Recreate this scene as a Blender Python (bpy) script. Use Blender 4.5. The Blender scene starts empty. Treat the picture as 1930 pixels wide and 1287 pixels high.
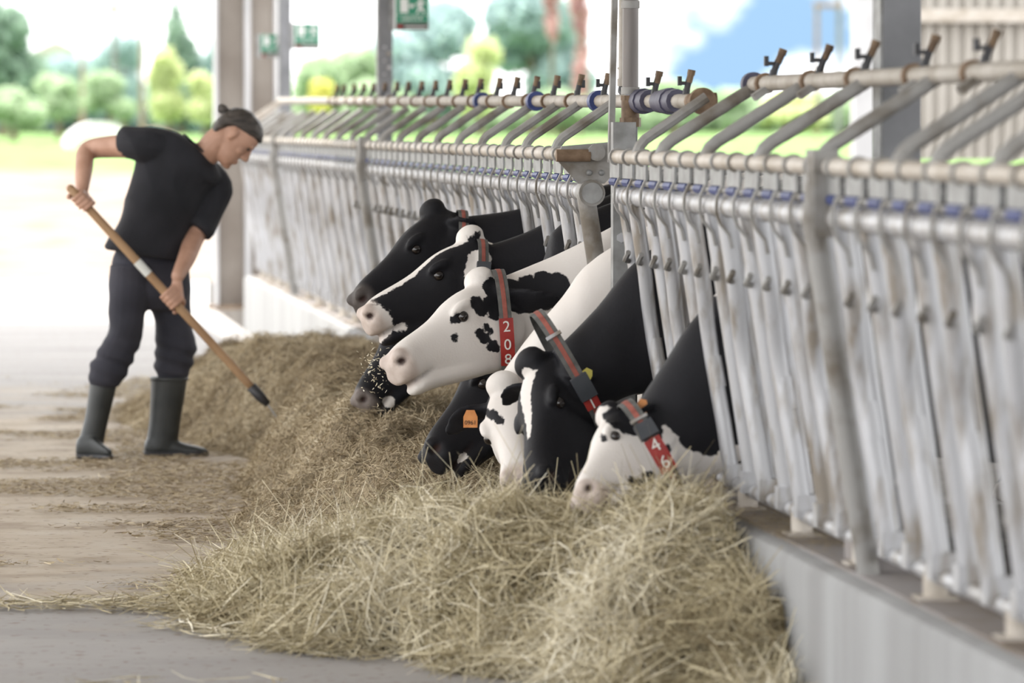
import bpy, bmesh, math, random
import numpy as np
from mathutils import Vector, Matrix, noise as mnoise

random.seed(7)
RNG = np.random.default_rng(7)
SC = bpy.context.scene
COL = SC.collection
PI = math.pi

# ------------------------------------------------------------------ camera
FPX, CAM_H = 8800.0, 1.45
PSI, PIT = math.radians(6.9), math.radians(2.65)
cam_data = bpy.data.cameras.new('camera')
cam_data.sensor_width = 36.0
cam_data.lens = FPX / 1930.0 * 36.0
cam_data.clip_end = 2000.0
cam_data.dof.use_dof = True
cam_data.dof.focus_distance = 15.6
cam_data.dof.aperture_fstop = 3.6
cam = bpy.data.objects.new('camera', cam_data)
COL.objects.link(cam)
cam.location = (0, 0, CAM_H)
cam.rotation_euler = (PI / 2 - PIT, 0, -PSI)
SC.camera = cam

# ------------------------------------------------------------------ sky, sun, exposure
SC.view_settings.view_transform = 'Standard'
SC.view_settings.look = 'None'
SC.view_settings.gamma = 1.0
SC.view_settings.use_curve_mapping = False
SC.view_settings.exposure = 1.7
world = bpy.data.worlds.new('sky')
SC.world = world
world.use_nodes = True
wn = world.node_tree
wn.nodes.clear()
w_out = wn.nodes.new('ShaderNodeOutputWorld')
w_bg = wn.nodes.new('ShaderNodeBackground')
w_tc = wn.nodes.new('ShaderNodeTexCoord')
w_map = wn.nodes.new('ShaderNodeMapping')
w_map.inputs['Scale'].default_value = (1.0, 1.0, 1.7)
w_no = wn.nodes.new('ShaderNodeTexNoise')
w_no.inputs['Scale'].default_value = 26.0
w_no.inputs['Detail'].default_value = 5.0
w_cr = wn.nodes.new('ShaderNodeValToRGB')
w_cr.color_ramp.elements[0].position = 0.36
w_cr.color_ramp.elements[0].color = (0.135, 0.215, 0.31, 1)
w_cr.color_ramp.elements[1].position = 0.52
w_cr.color_ramp.elements[1].color = (1.0, 1.0, 1.0, 1)
w_bg.inputs['Strength'].default_value = 1.0
# one broad gap in the clouds low over the fields
w_dot = wn.nodes.new('ShaderNodeVectorMath')
w_dot.operation = 'DISTANCE'
w_dot.inputs[1].default_value = (0.170, 0.985, 0.022)
w_gap = wn.nodes.new('ShaderNodeMapRange')
w_gap.inputs['From Min'].default_value = 0.004
w_gap.inputs['From Max'].default_value = 0.036
w_gap.inputs['To Min'].default_value = -0.17
w_gap.inputs['To Max'].default_value = 0.14
w_add = wn.nodes.new('ShaderNodeMath')
wn.links.new(w_tc.outputs['Generated'], w_dot.inputs[0])
wn.links.new(w_dot.outputs['Value'], w_gap.inputs['Value'])
wn.links.new(w_gap.outputs[0], w_add.inputs[1])
wn.links.new(w_tc.outputs['Generated'], w_map.inputs['Vector'])
wn.links.new(w_map.outputs['Vector'], w_no.inputs['Vector'])
wn.links.new(w_no.outputs['Fac'], w_add.inputs[0])
wn.links.new(w_add.outputs[0], w_cr.inputs['Fac'])
wn.links.new(w_cr.outputs['Color'], w_bg.inputs['Color'])
wn.links.new(w_bg.outputs['Background'], w_out.inputs['Surface'])

sun_d = bpy.data.lights.new('sun', 'SUN')
sun_d.energy = 2.2
sun_d.angle = math.radians(1.2)
sun_d.color = (1.0, 0.95, 0.86)
sun = bpy.data.objects.new('sun', sun_d)
COL.objects.link(sun)
sun.rotation_euler = Vector((0.30, -0.30, -0.90)).to_track_quat('-Z', 'Y').to_euler()


# ------------------------------------------------------------------ helpers
def ray(px, py):
    d = Vector(((px - 965.0) / FPX, 1.0, -(py - 643.5) / FPX))
    return Matrix.Rotation(-PSI, 3, 'Z') @ (Matrix.Rotation(-PIT, 3, 'X') @ d)


def at(px, py, Y):
    """world point on the plane Y = const that is seen at pixel px, py"""
    d = ray(px, py)
    t = Y / d.y
    return Vector((d.x * t, Y, CAM_H + d.z * t))


def on_z(px, py, z=0.0):
    d = ray(px, py)
    t = (z - CAM_H) / d.z
    return Vector((d.x * t, d.y * t, z))


def on_x(px, X):
    d = ray(px, 400)
    return X / d.x * d.y


def rgb(*c):
    return (c[0], c[1], c[2], 1.0)


def mat(name, c1, c2=None, scale=8.0, rough=0.6, metal=0.0, bump=0.0, bscale=None, stretch=(1, 1, 1),
        lo=0.35, hi=0.65, spec=0.5, detail=5.0):
    m = bpy.data.materials.new(name)
    m.use_nodes = True
    nt = m.node_tree
    b = nt.nodes['Principled BSDF']
    b.inputs['Roughness'].default_value = rough
    b.inputs['Metallic'].default_value = metal
    b.inputs['Specular IOR Level'].default_value = spec
    tc = nt.nodes.new('ShaderNodeTexCoord')
    mp = nt.nodes.new('ShaderNodeMapping')
    mp.inputs['Scale'].default_value = stretch
    geo = nt.nodes.new('ShaderNodeNewGeometry')
    nt.links.new(geo.outputs['Position'], mp.inputs['Vector'])
    no = nt.nodes.new('ShaderNodeTexNoise')
    no.inputs['Scale'].default_value = scale
    no.inputs['Detail'].default_value = detail
    nt.links.new(mp.outputs['Vector'], no.inputs['Vector'])
    cr = nt.nodes.new('ShaderNodeValToRGB')
    cr.color_ramp.elements[0].position = lo
    cr.color_ramp.elements[1].position = hi
    cr.color_ramp.elements[0].color = rgb(*c1)
    cr.color_ramp.elements[1].color = rgb(*(c2 or c1))
    nt.links.new(no.outputs['Fac'], cr.inputs['Fac'])
    nt.links.new(cr.outputs['Color'], b.inputs['Base Color'])
    if bump:
        n2 = nt.nodes.new('ShaderNodeTexNoise')
        n2.inputs['Scale'].default_value = bscale or scale * 4
        n2.inputs['Detail'].default_value = 4
        nt.links.new(mp.outputs['Vector'], n2.inputs['Vector'])
        bp = nt.nodes.new('ShaderNodeBump')
        bp.inputs['Strength'].default_value = bump
        bp.inputs['Distance'].default_value = 0.01
        nt.links.new(n2.outputs['Fac'], bp.inputs['Height'])
        nt.links.new(bp.outputs['Normal'], b.inputs['Normal'])
    return m


class MB:
    """collects shapes of ONE piece"""
    def __init__(self):
        self.v, self.f = [], []

    def add(self, v, f):
        o = len(self.v)
        self.v += [tuple(p) for p in v]
        self.f += [tuple(i + o for i in q) for q in f]
        return self

    def box(self, c, s, R=None):
        x, y, z = s[0] / 2, s[1] / 2, s[2] / 2
        p = [Vector(q) for q in ((-x, -y, -z), (x, -y, -z), (x, y, -z), (-x, y, -z), (-x, -y, z), (x, -y, z), (x, y, z), (-x, y, z))]
        if R is not None:
            p = [R @ q for q in p]
        return self.add([q + Vector(c) for q in p], [(0, 3, 2, 1), (4, 5, 6, 7), (0, 1, 5, 4), (1, 2, 6, 5), (2, 3, 7, 6), (3, 0, 4, 7)])

    def tube(self, path, r, seg=8, cap=True, up=None):
        path = [Vector(p) for p in path]
        n = len(path)
        rr = r if isinstance(r, (list, tuple)) else [r] * n
        T = []
        for i in range(n):
            a = path[min(i + 1, n - 1)] - path[max(i - 1, 0)]
            T.append(a.normalized())
        u = Vector(up) if up else (Vector((0, 0, 1)) if abs(T[0].z) < 0.9 else Vector((1, 0, 0)))
        vs, fs = [], []
        for i in range(n):
            u = (u - T[i] * u.dot(T[i])).normalized()
            w = T[i].cross(u)
            for j in range(seg):
                a = 2 * PI * j / seg
                vs.append(path[i] + (u * math.cos(a) + w * math.sin(a)) * rr[i])
        for i in range(n - 1):
            for j in range(seg):
                k = (j + 1) % seg
                fs.append((i * seg + j, i * seg + k, (i + 1) * seg + k, (i + 1) * seg + j))
        if cap:
            fs.append(tuple(range(seg))[::-1])
            fs.append(tuple((n - 1) * seg + j for j in range(seg)))
        return self.add(vs, fs)

    def cyl(self, a, b, r, seg=12):
        return self.tube([a, b], r, seg)

    def ribbon(self, path, wdir, width, th):
        """flat bar: path points, constant width direction"""
        path = [Vector(p) for p in path]
        wd = Vector(wdir).normalized() * width / 2
        n = len(path)
        vs, fs = [], []
        for i in range(n):
            t = (path[min(i + 1, n - 1)] - path[max(i - 1, 0)]).normalized()
            nn = t.cross(wd).normalized() * th / 2
            vs += [path[i] - wd - nn, path[i] + wd - nn, path[i] + wd + nn, path[i] - wd + nn]
        for i in range(n - 1):
            for j in range(4):
                k = (j + 1) % 4
                fs.append((i * 4 + j, i * 4 + k, i * 4 + 4 + k, i * 4 + 4 + j))
        fs += [(3, 2, 1, 0), tuple(4 * n - 4 + j for j in range(4))]
        return self.add(vs, fs)

    def sphere(self, c, r, nu=12, nv=8, R=None):
        r = (r, r, r) if isinstance(r, (int, float)) else r
        vs, fs = [], []
        for i in range(1, nv):
            t = PI * i / nv
            for j in range(nu):
                a = 2 * PI * j / nu
                p = Vector((r[0] * math.sin(t) * math.cos(a), r[1] * math.sin(t) * math.sin(a), r[2] * math.cos(t)))
                vs.append((R @ p if R is not None else p) + Vector(c))
        for q in (Vector((0, 0, r[2])), Vector((0, 0, -r[2]))):
            vs.append((R @ q if R is not None else q) + Vector(c))
        N = (nv - 1) * nu
        for i in range(nv - 2):
            for j in range(nu):
                k = (j + 1) % nu
                fs.append((i * nu + j, (i + 1) * nu + j, (i + 1) * nu + k, i * nu + k))
        for j in range(nu):
            k = (j + 1) % nu
            fs.append((N, j, k))
            fs.append((N + 1, (nv - 2) * nu + k, (nv - 2) * nu + j))
        return self.add(vs, fs)

    def loft(self, rings, seg=20, sub=4):
        """rings: (centre, U half height vector, W half width vector, exponent, bottom width factor)"""
        A = np.array([list(r[0]) + list(r[1]) + list(r[2]) + [r[3] if len(r) > 3 else 2.2, r[4] if len(r) > 4 else 1.0] for r in rings], float)
        n = len(A)
        out = []
        for i in range(n - 1):
            p0, p1, p2, p3 = A[max(i - 1, 0)], A[i], A[i + 1], A[min(i + 2, n - 1)]
            for s in range(sub):
                t = s / sub
                out.append(0.5 * ((2 * p1) + (p2 - p0) * t + (2 * p0 - 5 * p1 + 4 * p2 - p3) * t * t + (3 * p1 - p0 - 3 * p2 + p3) * t ** 3))
        out.append(A[-1])
        vs, fs = [], []
        a = 2 * PI * np.arange(seg) / seg
        for o in out:
            c, U, W, e, wb = o[0:3], o[3:6], o[6:9], max(o[9], 1.2), o[10]
            y = np.sign(np.cos(a)) * np.abs(np.cos(a)) ** (2 / e)
            z = np.sign(np.sin(a)) * np.abs(np.sin(a)) ** (2 / e)
            wf = wb + (1 - wb) * (z + 1) / 2
            vs += [tuple(c + U * z[j] + W * y[j] * wf[j]) for j in range(seg)]
        m = len(out)
        for i in range(m - 1):
            for j in range(seg):
                k = (j + 1) % seg
                fs.append((i * seg + j, i * seg + k, (i + 1) * seg + k, (i + 1) * seg + j))
        vs.append(tuple(out[0][0:3]))
        vs.append(tuple(out[-1][0:3]))
        for j in range(seg):
            k = (j + 1) % seg
            fs.append((m * seg, k, j))
            fs.append((m * seg + 1, (m - 1) * seg + j, (m - 1) * seg + k))
        return self.add(vs, fs)

    def prism(self, poly, y0, y1):
        """polygon in x,z extruded along y"""
        n = len(poly)
        vs = [(p[0], y0, p[1]) for p in poly] + [(p[0], y1, p[1]) for p in poly]
        fs = [tuple(range(n)), tuple(range(2 * n - 1, n - 1, -1))]
        fs += [(i, i + n, (i + 1) % n + n, (i + 1) % n) for i in range(n)]
        return self.add(vs, fs)

    def mesh(self, name, m, smooth=False):
        me = bpy.data.meshes.new(name)
        me.from_pydata(self.v, [], self.f)
        bm = bmesh.new()
        bm.from_mesh(me)
        bmesh.ops.recalc_face_normals(bm, faces=bm.faces)
        bm.to_mesh(me)
        bm.free()
        me.materials.append(m)
        if smooth:
            me.shade_smooth()
            if smooth == 'auto':
                me.set_sharp_from_angle(angle=math.radians(40))
        return me


def put(name, me, parent=None, loc=None):
    o = bpy.data.objects.new(name, me)
    COL.objects.link(o)
    L = Vector(loc) if loc is not None else Vector((0, 0, 0))
    if parent is not None:
        o.parent = parent
        L = L - world_loc(parent)
    o.location = L
    return o


def world_loc(o):
    v = Vector((0, 0, 0))
    while o is not None:
        v += Vector(o.location)
        o = o.parent
    return v


def obj(name, mb, m, parent=None, smooth='auto'):
    return put(name, mb.mesh(name, m, smooth), parent)


def tag(o, label, cat=None, group=None, kind=None):
    o['label'] = label
    if cat:
        o['category'] = cat
    if group:
        o['group'] = group
    if kind:
        o['kind'] = kind
    return o


def thing(name, label, cat, loc=(0, 0, 0), group=None):
    o = bpy.data.objects.new(name, None)
    o.empty_display_size = 0.1
    COL.objects.link(o)
    o.location = loc
    return tag(o, label, cat, group)


def struct(o, label=None):
    o['kind'] = 'structure'
    if label:
        o['label'] = label
    return o


def remeshed(mb, voxel, smooth_it=3, warp=None, unwarp=None):
    """union of the overlapping closed shapes in mb as one continuous surface -> verts array, polygon array"""
    v = np.array(mb.v, float)
    if warp:
        v = warp(v)
    me = bpy.data.meshes.new('tmp')
    me.from_pydata([tuple(p) for p in v], [], mb.f)
    bm = bmesh.new()
    bm.from_mesh(me)
    bmesh.ops.recalc_face_normals(bm, faces=bm.faces)
    bm.to_mesh(me)
    bm.free()
    o = bpy.data.objects.new('tmp', me)
    COL.objects.link(o)
    md = o.modifiers.new('r', 'REMESH')
    md.mode = 'VOXEL'
    md.voxel_size = voxel
    if smooth_it:
        sm = o.modifiers.new('s', 'SMOOTH')
        sm.factor = 0.5
        sm.iterations = smooth_it
    dg = bpy.context.evaluated_depsgraph_get()
    dg.update()
    ev = bpy.data.meshes.new_from_object(o.evaluated_get(dg))
    n = len(ev.vertices)
    V = np.empty(n * 3)
    ev.vertices.foreach_get('co', V)
    V = V.reshape(n, 3)
    if unwarp:
        V = unwarp(V)
        ev.vertices.foreach_set('co', V.ravel())
        ev.update()
    bpy.data.objects.remove(o)
    bpy.data.meshes.remove(me)
    return ev, V


def set_co(me, V):
    me.vertices.foreach_set('co', np.ascontiguousarray(V).ravel())
    me.update()


def normals_of(me):
    N = np.empty(len(me.vertices) * 3)
    me.vertices.foreach_get('normal', N)
    return N.reshape(-1, 3)


def fattr(me, name, arr):
    a = me.attributes.new(name, 'FLOAT', 'POINT')
    a.data.foreach_set('value', np.asarray(arr, np.float32))


def snoise(P, scale, seed=0, oct=3):
    """cheap smooth vector noise in about -1..1 from rotated sines"""
    r = np.random.default_rng(seed)
    out = np.zeros(len(P))
    amp, tot = 1.0, 0.0
    for o in range(oct):
        for k in range(5):
            d = r.normal(size=P.shape[1])
            d /= np.linalg.norm(d)
            out += amp * np.sin(P @ d * scale * (0.7 + 0.6 * r.random()) + r.random() * 6.28) / 5 ** 0.5
        tot += amp
        amp *= 0.5
        scale *= 2.1
    return out / tot


def text_mesh(s, size, m, depth=0.0015):
    cu = bpy.data.curves.new('txt', 'FONT')
    cu.body = s
    cu.size = size
    cu.extrude = depth
    cu.align_x = 'CENTER'
    cu.align_y = 'CENTER'
    o = bpy.data.objects.new('txt', cu)
    COL.objects.link(o)
    dg = bpy.context.evaluated_depsgraph_get()
    dg.update()
    me = bpy.data.meshes.new_from_object(o.evaluated_get(dg))
    bpy.data.objects.remove(o)
    me.materials.clear()
    me.materials.append(m)
    return me


def place_mesh(me, origin, X, Yv):
    """bake a flat text/plate mesh (in its own xy plane) into the world frame origin, X, Y"""
    X = Vector(X).normalized()
    Yv = Vector(Yv)
    Yv = (Yv - X * Yv.dot(X)).normalized()
    Z = X.cross(Yv)
    M = Matrix((X, Yv, Z)).transposed().to_4x4()
    M.translation = Vector(origin)
    me.transform(M)
    return me


# ------------------------------------------------------------------ materials
M = {}
M['galv'] = mat('galvanised_steel', (0.25, 0.22, 0.185), (0.47, 0.475, 0.495), scale=11, stretch=(2, 2, .45), lo=0.32, hi=0.52, rough=0.45, metal=0.3, bump=0.06, bscale=60, detail=7)
M['galv_dull'] = mat('weathered_steel', (0.15, 0.13, 0.105), (0.30, 0.295, 0.285), scale=9, lo=0.30, hi=0.52, rough=0.6, metal=0.25, bump=0.08, bscale=50)
M['rail'] = mat('dusty_rail', (0.33, 0.28, 0.22), (0.54, 0.50, 0.45), scale=6, rough=0.55, metal=0.2, lo=0.3, hi=0.6)
M['grey_post'] = mat('grey_painted_steel', (0.15, 0.155, 0.165), (0.22, 0.225, 0.24), scale=5, rough=0.6, bump=0.05)
M['plate'] = mat('galvanised_plate', (0.19, 0.19, 0.185), (0.31, 0.315, 0.315), scale=16, rough=0.55, metal=0.3, bump=0.05, bscale=90)
M['brass'] = mat('old_brass', (0.09, 0.058, 0.036), (0.17, 0.115, 0.07), scale=30, rough=0.55, metal=0.5)
M['rust'] = mat('rusty_fitting', (0.14, 0.09, 0.055), (0.26, 0.18, 0.12), scale=24, rough=0.8, metal=0.2)
M['blackpl'] = mat('black_plastic', (0.015, 0.015, 0.018), (0.03, 0.03, 0.035), rough=0.5)
M['bluepl'] = mat('blue_plastic', (0.015, 0.03, 0.12), (0.03, 0.05, 0.19), scale=9, rough=0.5)
M['violet'] = mat('violet_grey_plastic', (0.05, 0.05, 0.085), (0.085, 0.08, 0.125), scale=9, rough=0.55)
M['steel_pipe'] = mat('steel_pipe', (0.10, 0.088, 0.08), (0.17, 0.155, 0.148), scale=3, stretch=(4, 4, 0.6), rough=0.4, metal=0.3)
M['white_pipe'] = mat('weathered_plastic_pipe', (0.28, 0.245, 0.20), (0.43, 0.40, 0.36), scale=8, rough=0.6)
M['concrete'] = mat('kerb_concrete', (0.27, 0.27, 0.27), (0.36, 0.365, 0.37), scale=2.0, stretch=(3, 3, 0.35), rough=0.85, bump=0.25, bscale=30, lo=0.3, hi=0.7)
M['ledge'] = mat('ledge_concrete', (0.17, 0.13, 0.095), (0.27, 0.25, 0.245), scale=3.5, rough=0.9, bump=0.2, bscale=40, lo=0.35, hi=0.6)
M['barnfloor'] = mat('barn_floor', (0.05, 0.04, 0.03), (0.13, 0.11, 0.09), scale=3, rough=0.8, bump=0.2)

# ------------------------------------------------------------------ floor
def floor_material():
    m = bpy.data.materials.new('alley_floor')
    m.use_nodes = True
    nt = m.node_tree
    L = nt.links.new
    b = nt.nodes['Principled BSDF']
    b.inputs['Roughness'].default_value = 0.75
    geo = nt.nodes.new('ShaderNodeNewGeometry')
    sep = nt.nodes.new('ShaderNodeSeparateXYZ')
    L(geo.outputs['Position'], sep.inputs[0])

    def noise(scale, stretch, det=5):
        mp = nt.nodes.new('ShaderNodeMapping')
        mp.inputs['Scale'].default_value = stretch
        L(geo.outputs['Position'], mp.inputs['Vector'])
        n = nt.nodes.new('ShaderNodeTexNoise')
        n.inputs['Scale'].default_value = scale
        n.inputs['Detail'].default_value = det
        L(mp.outputs['Vector'], n.inputs['Vector'])
        return n.outputs['Fac']

    def ramp(fac, stops):
        cr = nt.nodes.new('ShaderNodeValToRGB')
        while len(cr.color_ramp.elements) < len(stops):
            cr.color_ramp.elements.new(0.5)
        for e, (p, c) in zip(cr.color_ramp.elements, stops):
            e.position = p
            e.color = rgb(*c)
        L(fac, cr.inputs['Fac'])
        return cr.outputs['Color']

    def math_(op, a, bb):
        n = nt.nodes.new('ShaderNodeMath')
        n.operation = op
        for i, q in enumerate((a, bb)):
            if isinstance(q, (int, float)):
                n.inputs[i].default_value = q
            else:
                L(q, n.inputs[i])
        return n.outputs[0]

    def mix(fac, c1, c2):
        n = nt.nodes.new('ShaderNodeMix')
        n.data_type = 'RGBA'
        L(fac, n.inputs[0])
        L(c1, n.inputs[6])
        L(c2, n.inputs[7])
        return n.outputs[2]
    conc = ramp(noise(1.2, (0.5, 2.2, 1)), [(0.3, (0.29, 0.275, 0.268)), (0.7, (0.375, 0.358, 0.348))])
    dust = ramp(noise(3.4, (0.9, 1.0, 1), 10), [(0.30, (0.29, 0.22, 0.15)), (0.50, (0.455, 0.38, 0.29)), (0.72, (0.52, 0.465, 0.39))])
    # dusty, trodden stretch beside the fodder heaps
    g = math_('SUBTRACT', sep.outputs['Y'], 13.9)
    near = math_('DIVIDE', g, 1.6)
    far = math_('DIVIDE', math_('SUBTRACT', 26.5, sep.outputs['Y']), 5.0)
    fac = math_('MINIMUM', near, far)
    fac = math_('ADD', fac, math_('MULTIPLY', math_('SUBTRACT', noise(1.5, (0.8, 1.0, 1), 9), 0.5), 2.6))
    cr = nt.nodes.new('ShaderNodeValToRGB')
    cr.color_ramp.elements[0].position = 0.0
    cr.color_ramp.elements[1].position = 0.9
    cr.color_ramp.elements[0].color = (0, 0, 0, 1)
    cr.color_ramp.elements[1].color = (0.92, 0.92, 0.92, 1)
    L(fac, cr.inputs['Fac'])
    base = mix(cr.outputs['Color'], conc, dust)
    speck = ramp(noise(30, (0.8, 0.9, 1), 4), [(0.60, (0, 0, 0)), (0.68, (0.8, 0.8, 0.8))])
    dk = nt.nodes.new('ShaderNodeRGB')
    dk.outputs[0].default_value = (0.17, 0.115, 0.065, 1)
    base = mix(speck, base, dk.outputs[0])
    L(base, b.inputs['Base Color'])
    bp = nt.nodes.new('ShaderNodeBump')
    bp.inputs['Strength'].default_value = 0.35
    bp.inputs['Distance'].default_value = 0.012
    L(noise(18, (0.7, 1.4, 1), 6), bp.inputs['Height'])
    L(bp.outputs['Normal'], b.inputs['Normal'])
    return m


M['floor'] = floor_material()
KERB_X, KERB_Z, FAR_Y = 2.09, 0.38, 33.1
mb = MB()
mb.box(((-30 + KERB_X) / 2, 19, -0.15), (30 + KERB_X, 50, 0.30))
struct(obj('floor', mb, M['floor']), 'dusty pale concrete floor of the feed alley')
mb = MB()
mb.box(((KERB_X + 0.35 + 20) / 2, 19, -0.16), (20 - KERB_X - 0.35, 50, 0.30))
struct(obj('floor_barn', mb, M['barnfloor']), 'dark floor of the cow stand behind the feed fence')
# kerb: rounded top edge on the alley side
r = 0.025
prof = [(KERB_X, 0.0), (KERB_X, KERB_Z - r), (KERB_X + r * 0.3, KERB_Z - r * 0.3), (KERB_X + r, KERB_Z), (KERB_X + 0.35, KERB_Z), (KERB_X + 0.35, 0.0)]
mb = MB().prism(prof, 5.0, FAR_Y)
struct(obj('wall_kerb', mb, M['concrete']), 'low pale concrete kerb wall under the feed fence')
mb = MB().box((KERB_X + 0.20, 19.5, KERB_Z + 0.004), (0.30, 27.0, 0.008))
struct(obj('trim_ledge', mb, M['ledge']), 'grimy ledge on top of the kerb')

# ------------------------------------------------------------------ unseen roofs, split and ended to shape the sunlit edge on floor and kerb
M['roof'] = mat('roof_sheet', (0.55, 0.55, 0.54), (0.66, 0.66, 0.65), scale=2, rough=0.6)
mb = MB().box((7.2, 10.2, 4.75), (14.4, 31.6, 0.10))
struct(obj('ceiling_main', mb, M['roof']), 'unseen metal sheet roof over the cow stand, ended early to let sun in')
mb = MB().box((-1.7, 15.2, 4.64), (4.0, 41.6, 0.10))
struct(obj('ceiling_alley_shade', mb, M['roof']), 'unseen metal sheet roof over the feed alley, extended to shade the floor')

# ------------------------------------------------------------------ terrain and background
M['leafs'] = {}


def leaf_mat(name, c1, c2):
    m = bpy.data.materials.new(name)
    m.use_nodes = True
    nt = m.node_tree
    nt.nodes.clear()
    o = nt.nodes.new('ShaderNodeOutputMaterial')
    d = nt.nodes.new('ShaderNodeBsdfDiffuse')
    t = nt.nodes.new('ShaderNodeBsdfTranslucent')
    mx = nt.nodes.new('ShaderNodeMixShader')
    mx.inputs[0].default_value = 0.45
    at_ = nt.nodes.new('ShaderNodeAttribute')
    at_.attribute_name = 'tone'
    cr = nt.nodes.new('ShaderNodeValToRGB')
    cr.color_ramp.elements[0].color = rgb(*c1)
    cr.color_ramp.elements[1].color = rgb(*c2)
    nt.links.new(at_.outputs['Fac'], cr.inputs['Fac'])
    for s in (d, t):
        nt.links.new(cr.outputs['Color'], s.inputs['Color'])
    nt.links.new(d.outputs[0], mx.inputs[1])
    nt.links.new(t.outputs[0], mx.inputs[2])
    nt.links.new(mx.outputs[0], o.inputs[0])
    return m


HAZY_LEAF = {  # foliage colours paled and blued to carry the distance haze
    'dark': leaf_mat('hazy_dark_green_leaves', (0.22, 0.32, 0.27), (0.40, 0.52, 0.42)),
    'mid': leaf_mat('hazy_green_leaves', (0.36, 0.47, 0.32), (0.58, 0.69, 0.49)),
    'blue': leaf_mat('haze_blue_leaves', (0.33, 0.45, 0.46), (0.54, 0.67, 0.66)),
    'lime': leaf_mat('hazy_lime_leaves', (0.54, 0.61, 0.32), (0.80, 0.83, 0.54)),
    'yellow': leaf_mat('hazy_yellow_leaves', (0.70, 0.66, 0.16), (0.90, 0.86, 0.40)),
    'red': leaf_mat('hazy_red_leaves', (0.52, 0.30, 0.32), (0.72, 0.50, 0.50)),
}
M['bark'] = mat('bark', (0.13, 0.10, 0.07), (0.22, 0.17, 0.12), scale=6, rough=0.9, bump=0.3)


def gz(x, y):
    y = np.asarray(y, float)
    t = np.clip((y - 44) / 60, 0, 1)
    return 1.15 * (t * t * (3 - 2 * t)) - 0.02


def terrain():
    xs = np.concatenate([np.linspace(-80, 30, 56), np.linspace(34, 160, 30)])
    ys = np.concatenate([np.linspace(44, 110, 60), np.geomspace(114, 700, 26)])
    Xg, Yg = np.meshgrid(xs, ys)
    P = np.stack([Xg.ravel(), Yg.ravel()], 1)
    Z = gz(P[:, 0], P[:, 1]) + 0.06 * snoise(P, 0.6, 3) * np.clip((P[:, 1] - 44) / 6, 0, 1)
    n = len(xs)
    fs = [(j * n + i, j * n + i + 1, (j + 1) * n + i + 1, (j + 1) * n + i) for j in range(len(ys) - 1) for i in range(n - 1)]
    m = bpy.data.materials.new('field')
    m.use_nodes = True
    nt = m.node_tree
    L = nt.links.new
    b = nt.nodes['Principled BSDF']
    b.inputs['Roughness'].default_value = 0.9
    geo = nt.nodes.new('ShaderNodeNewGeometry')
    at_ = nt.nodes.new('ShaderNodeAttribute')
    at_.attribute_name = 'grass'
    n1 = nt.nodes.new('ShaderNodeTexNoise')
    n1.inputs['Scale'].default_value = 0.35
    n1.inputs['Detail'].default_value = 6
    L(geo.outputs['Position'], n1.inputs['Vector'])
    ad = nt.nodes.new('ShaderNodeMath')
    ad.operation = 'MULTIPLY_ADD'
    ad.inputs[1].default_value = 2.4
    L(n1.outputs['Fac'], ad.inputs[0])
    L(at_.outputs['Fac'], ad.inputs[2])
    cr = nt.nodes.new('ShaderNodeValToRGB')
    cr.color_ramp.elements[0].position = 0.85
    cr.color_ramp.elements[1].position = 1.0
    sc = nt.nodes.new('ShaderNodeMath')
    sc.operation = 'MULTIPLY'
    sc.inputs[1].default_value = 0.5
    L(ad.outputs[0], sc.inputs[0])
    L(sc.outputs[0], cr.inputs['Fac'])
    n2 = nt.nodes.new('ShaderNodeTexNoise')
    n2.inputs['Scale'].default_value = 1.3
    n2.inputs['Detail'].default_value = 6
    L(geo.outputs['Position'], n2.inputs['Vector'])
    dirt = nt.nodes.new('ShaderNodeValToRGB')
    dirt.color_ramp.elements[0].position = 0.3
    dirt.color_ramp.elements[0].color = (0.15, 0.105, 0.08, 1)
    dirt.color_ramp.elements[1].position = 0.6
    dirt.color_ramp.elements[1].color = (0.27, 0.215, 0.175, 1)
    gr = nt.nodes.new('ShaderNodeValToRGB')
    gr.color_ramp.elements[0].position = 0.3
    gr.color_ramp.elements[0].color = (0.09, 0.20, 0.035, 1)
    gr.color_ramp.elements[1].position = 0.7
    gr.color_ramp.elements[1].color = (0.19, 0.32, 0.08, 1)
    L(n2.outputs['Fac'], dirt.inputs['Fac'])
    L(n2.outputs['Fac'], gr.inputs['Fac'])
    mx = nt.nodes.new('ShaderNodeMix')
    mx.data_type = 'RGBA'
    L(cr.outputs['Color'], mx.inputs[0])
    L(dirt.outputs['Color'], mx.inputs[6])
    L(gr.outputs['Color'], mx.inputs[7])
    L(mx.outputs[2], b.inputs['Base Color'])
    mb = MB()
    mb.v = [(P[i, 0], P[i, 1], Z[i]) for i in range(len(P))]
    mb.f = fs
    me = mb.mesh('ground', m, True)
    g = np.clip((P[:, 1] - 74) / 10, -1, 1) * 1.4 + np.clip((P[:, 0] - 8) / 4, 0, 1) * 2.0
    # a few tufts on the dirt bank
    g += 1.3 * np.exp(-((P[:, 0] - 1.2) / 0.9) ** 2 - ((P[:, 1] - 47.5) / 2.0) ** 2)
    fattr(me, 'grass', g)
    struct(put('ground', me), 'pale dirt bank and bright green grass beyond the barn')


terrain()


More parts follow.
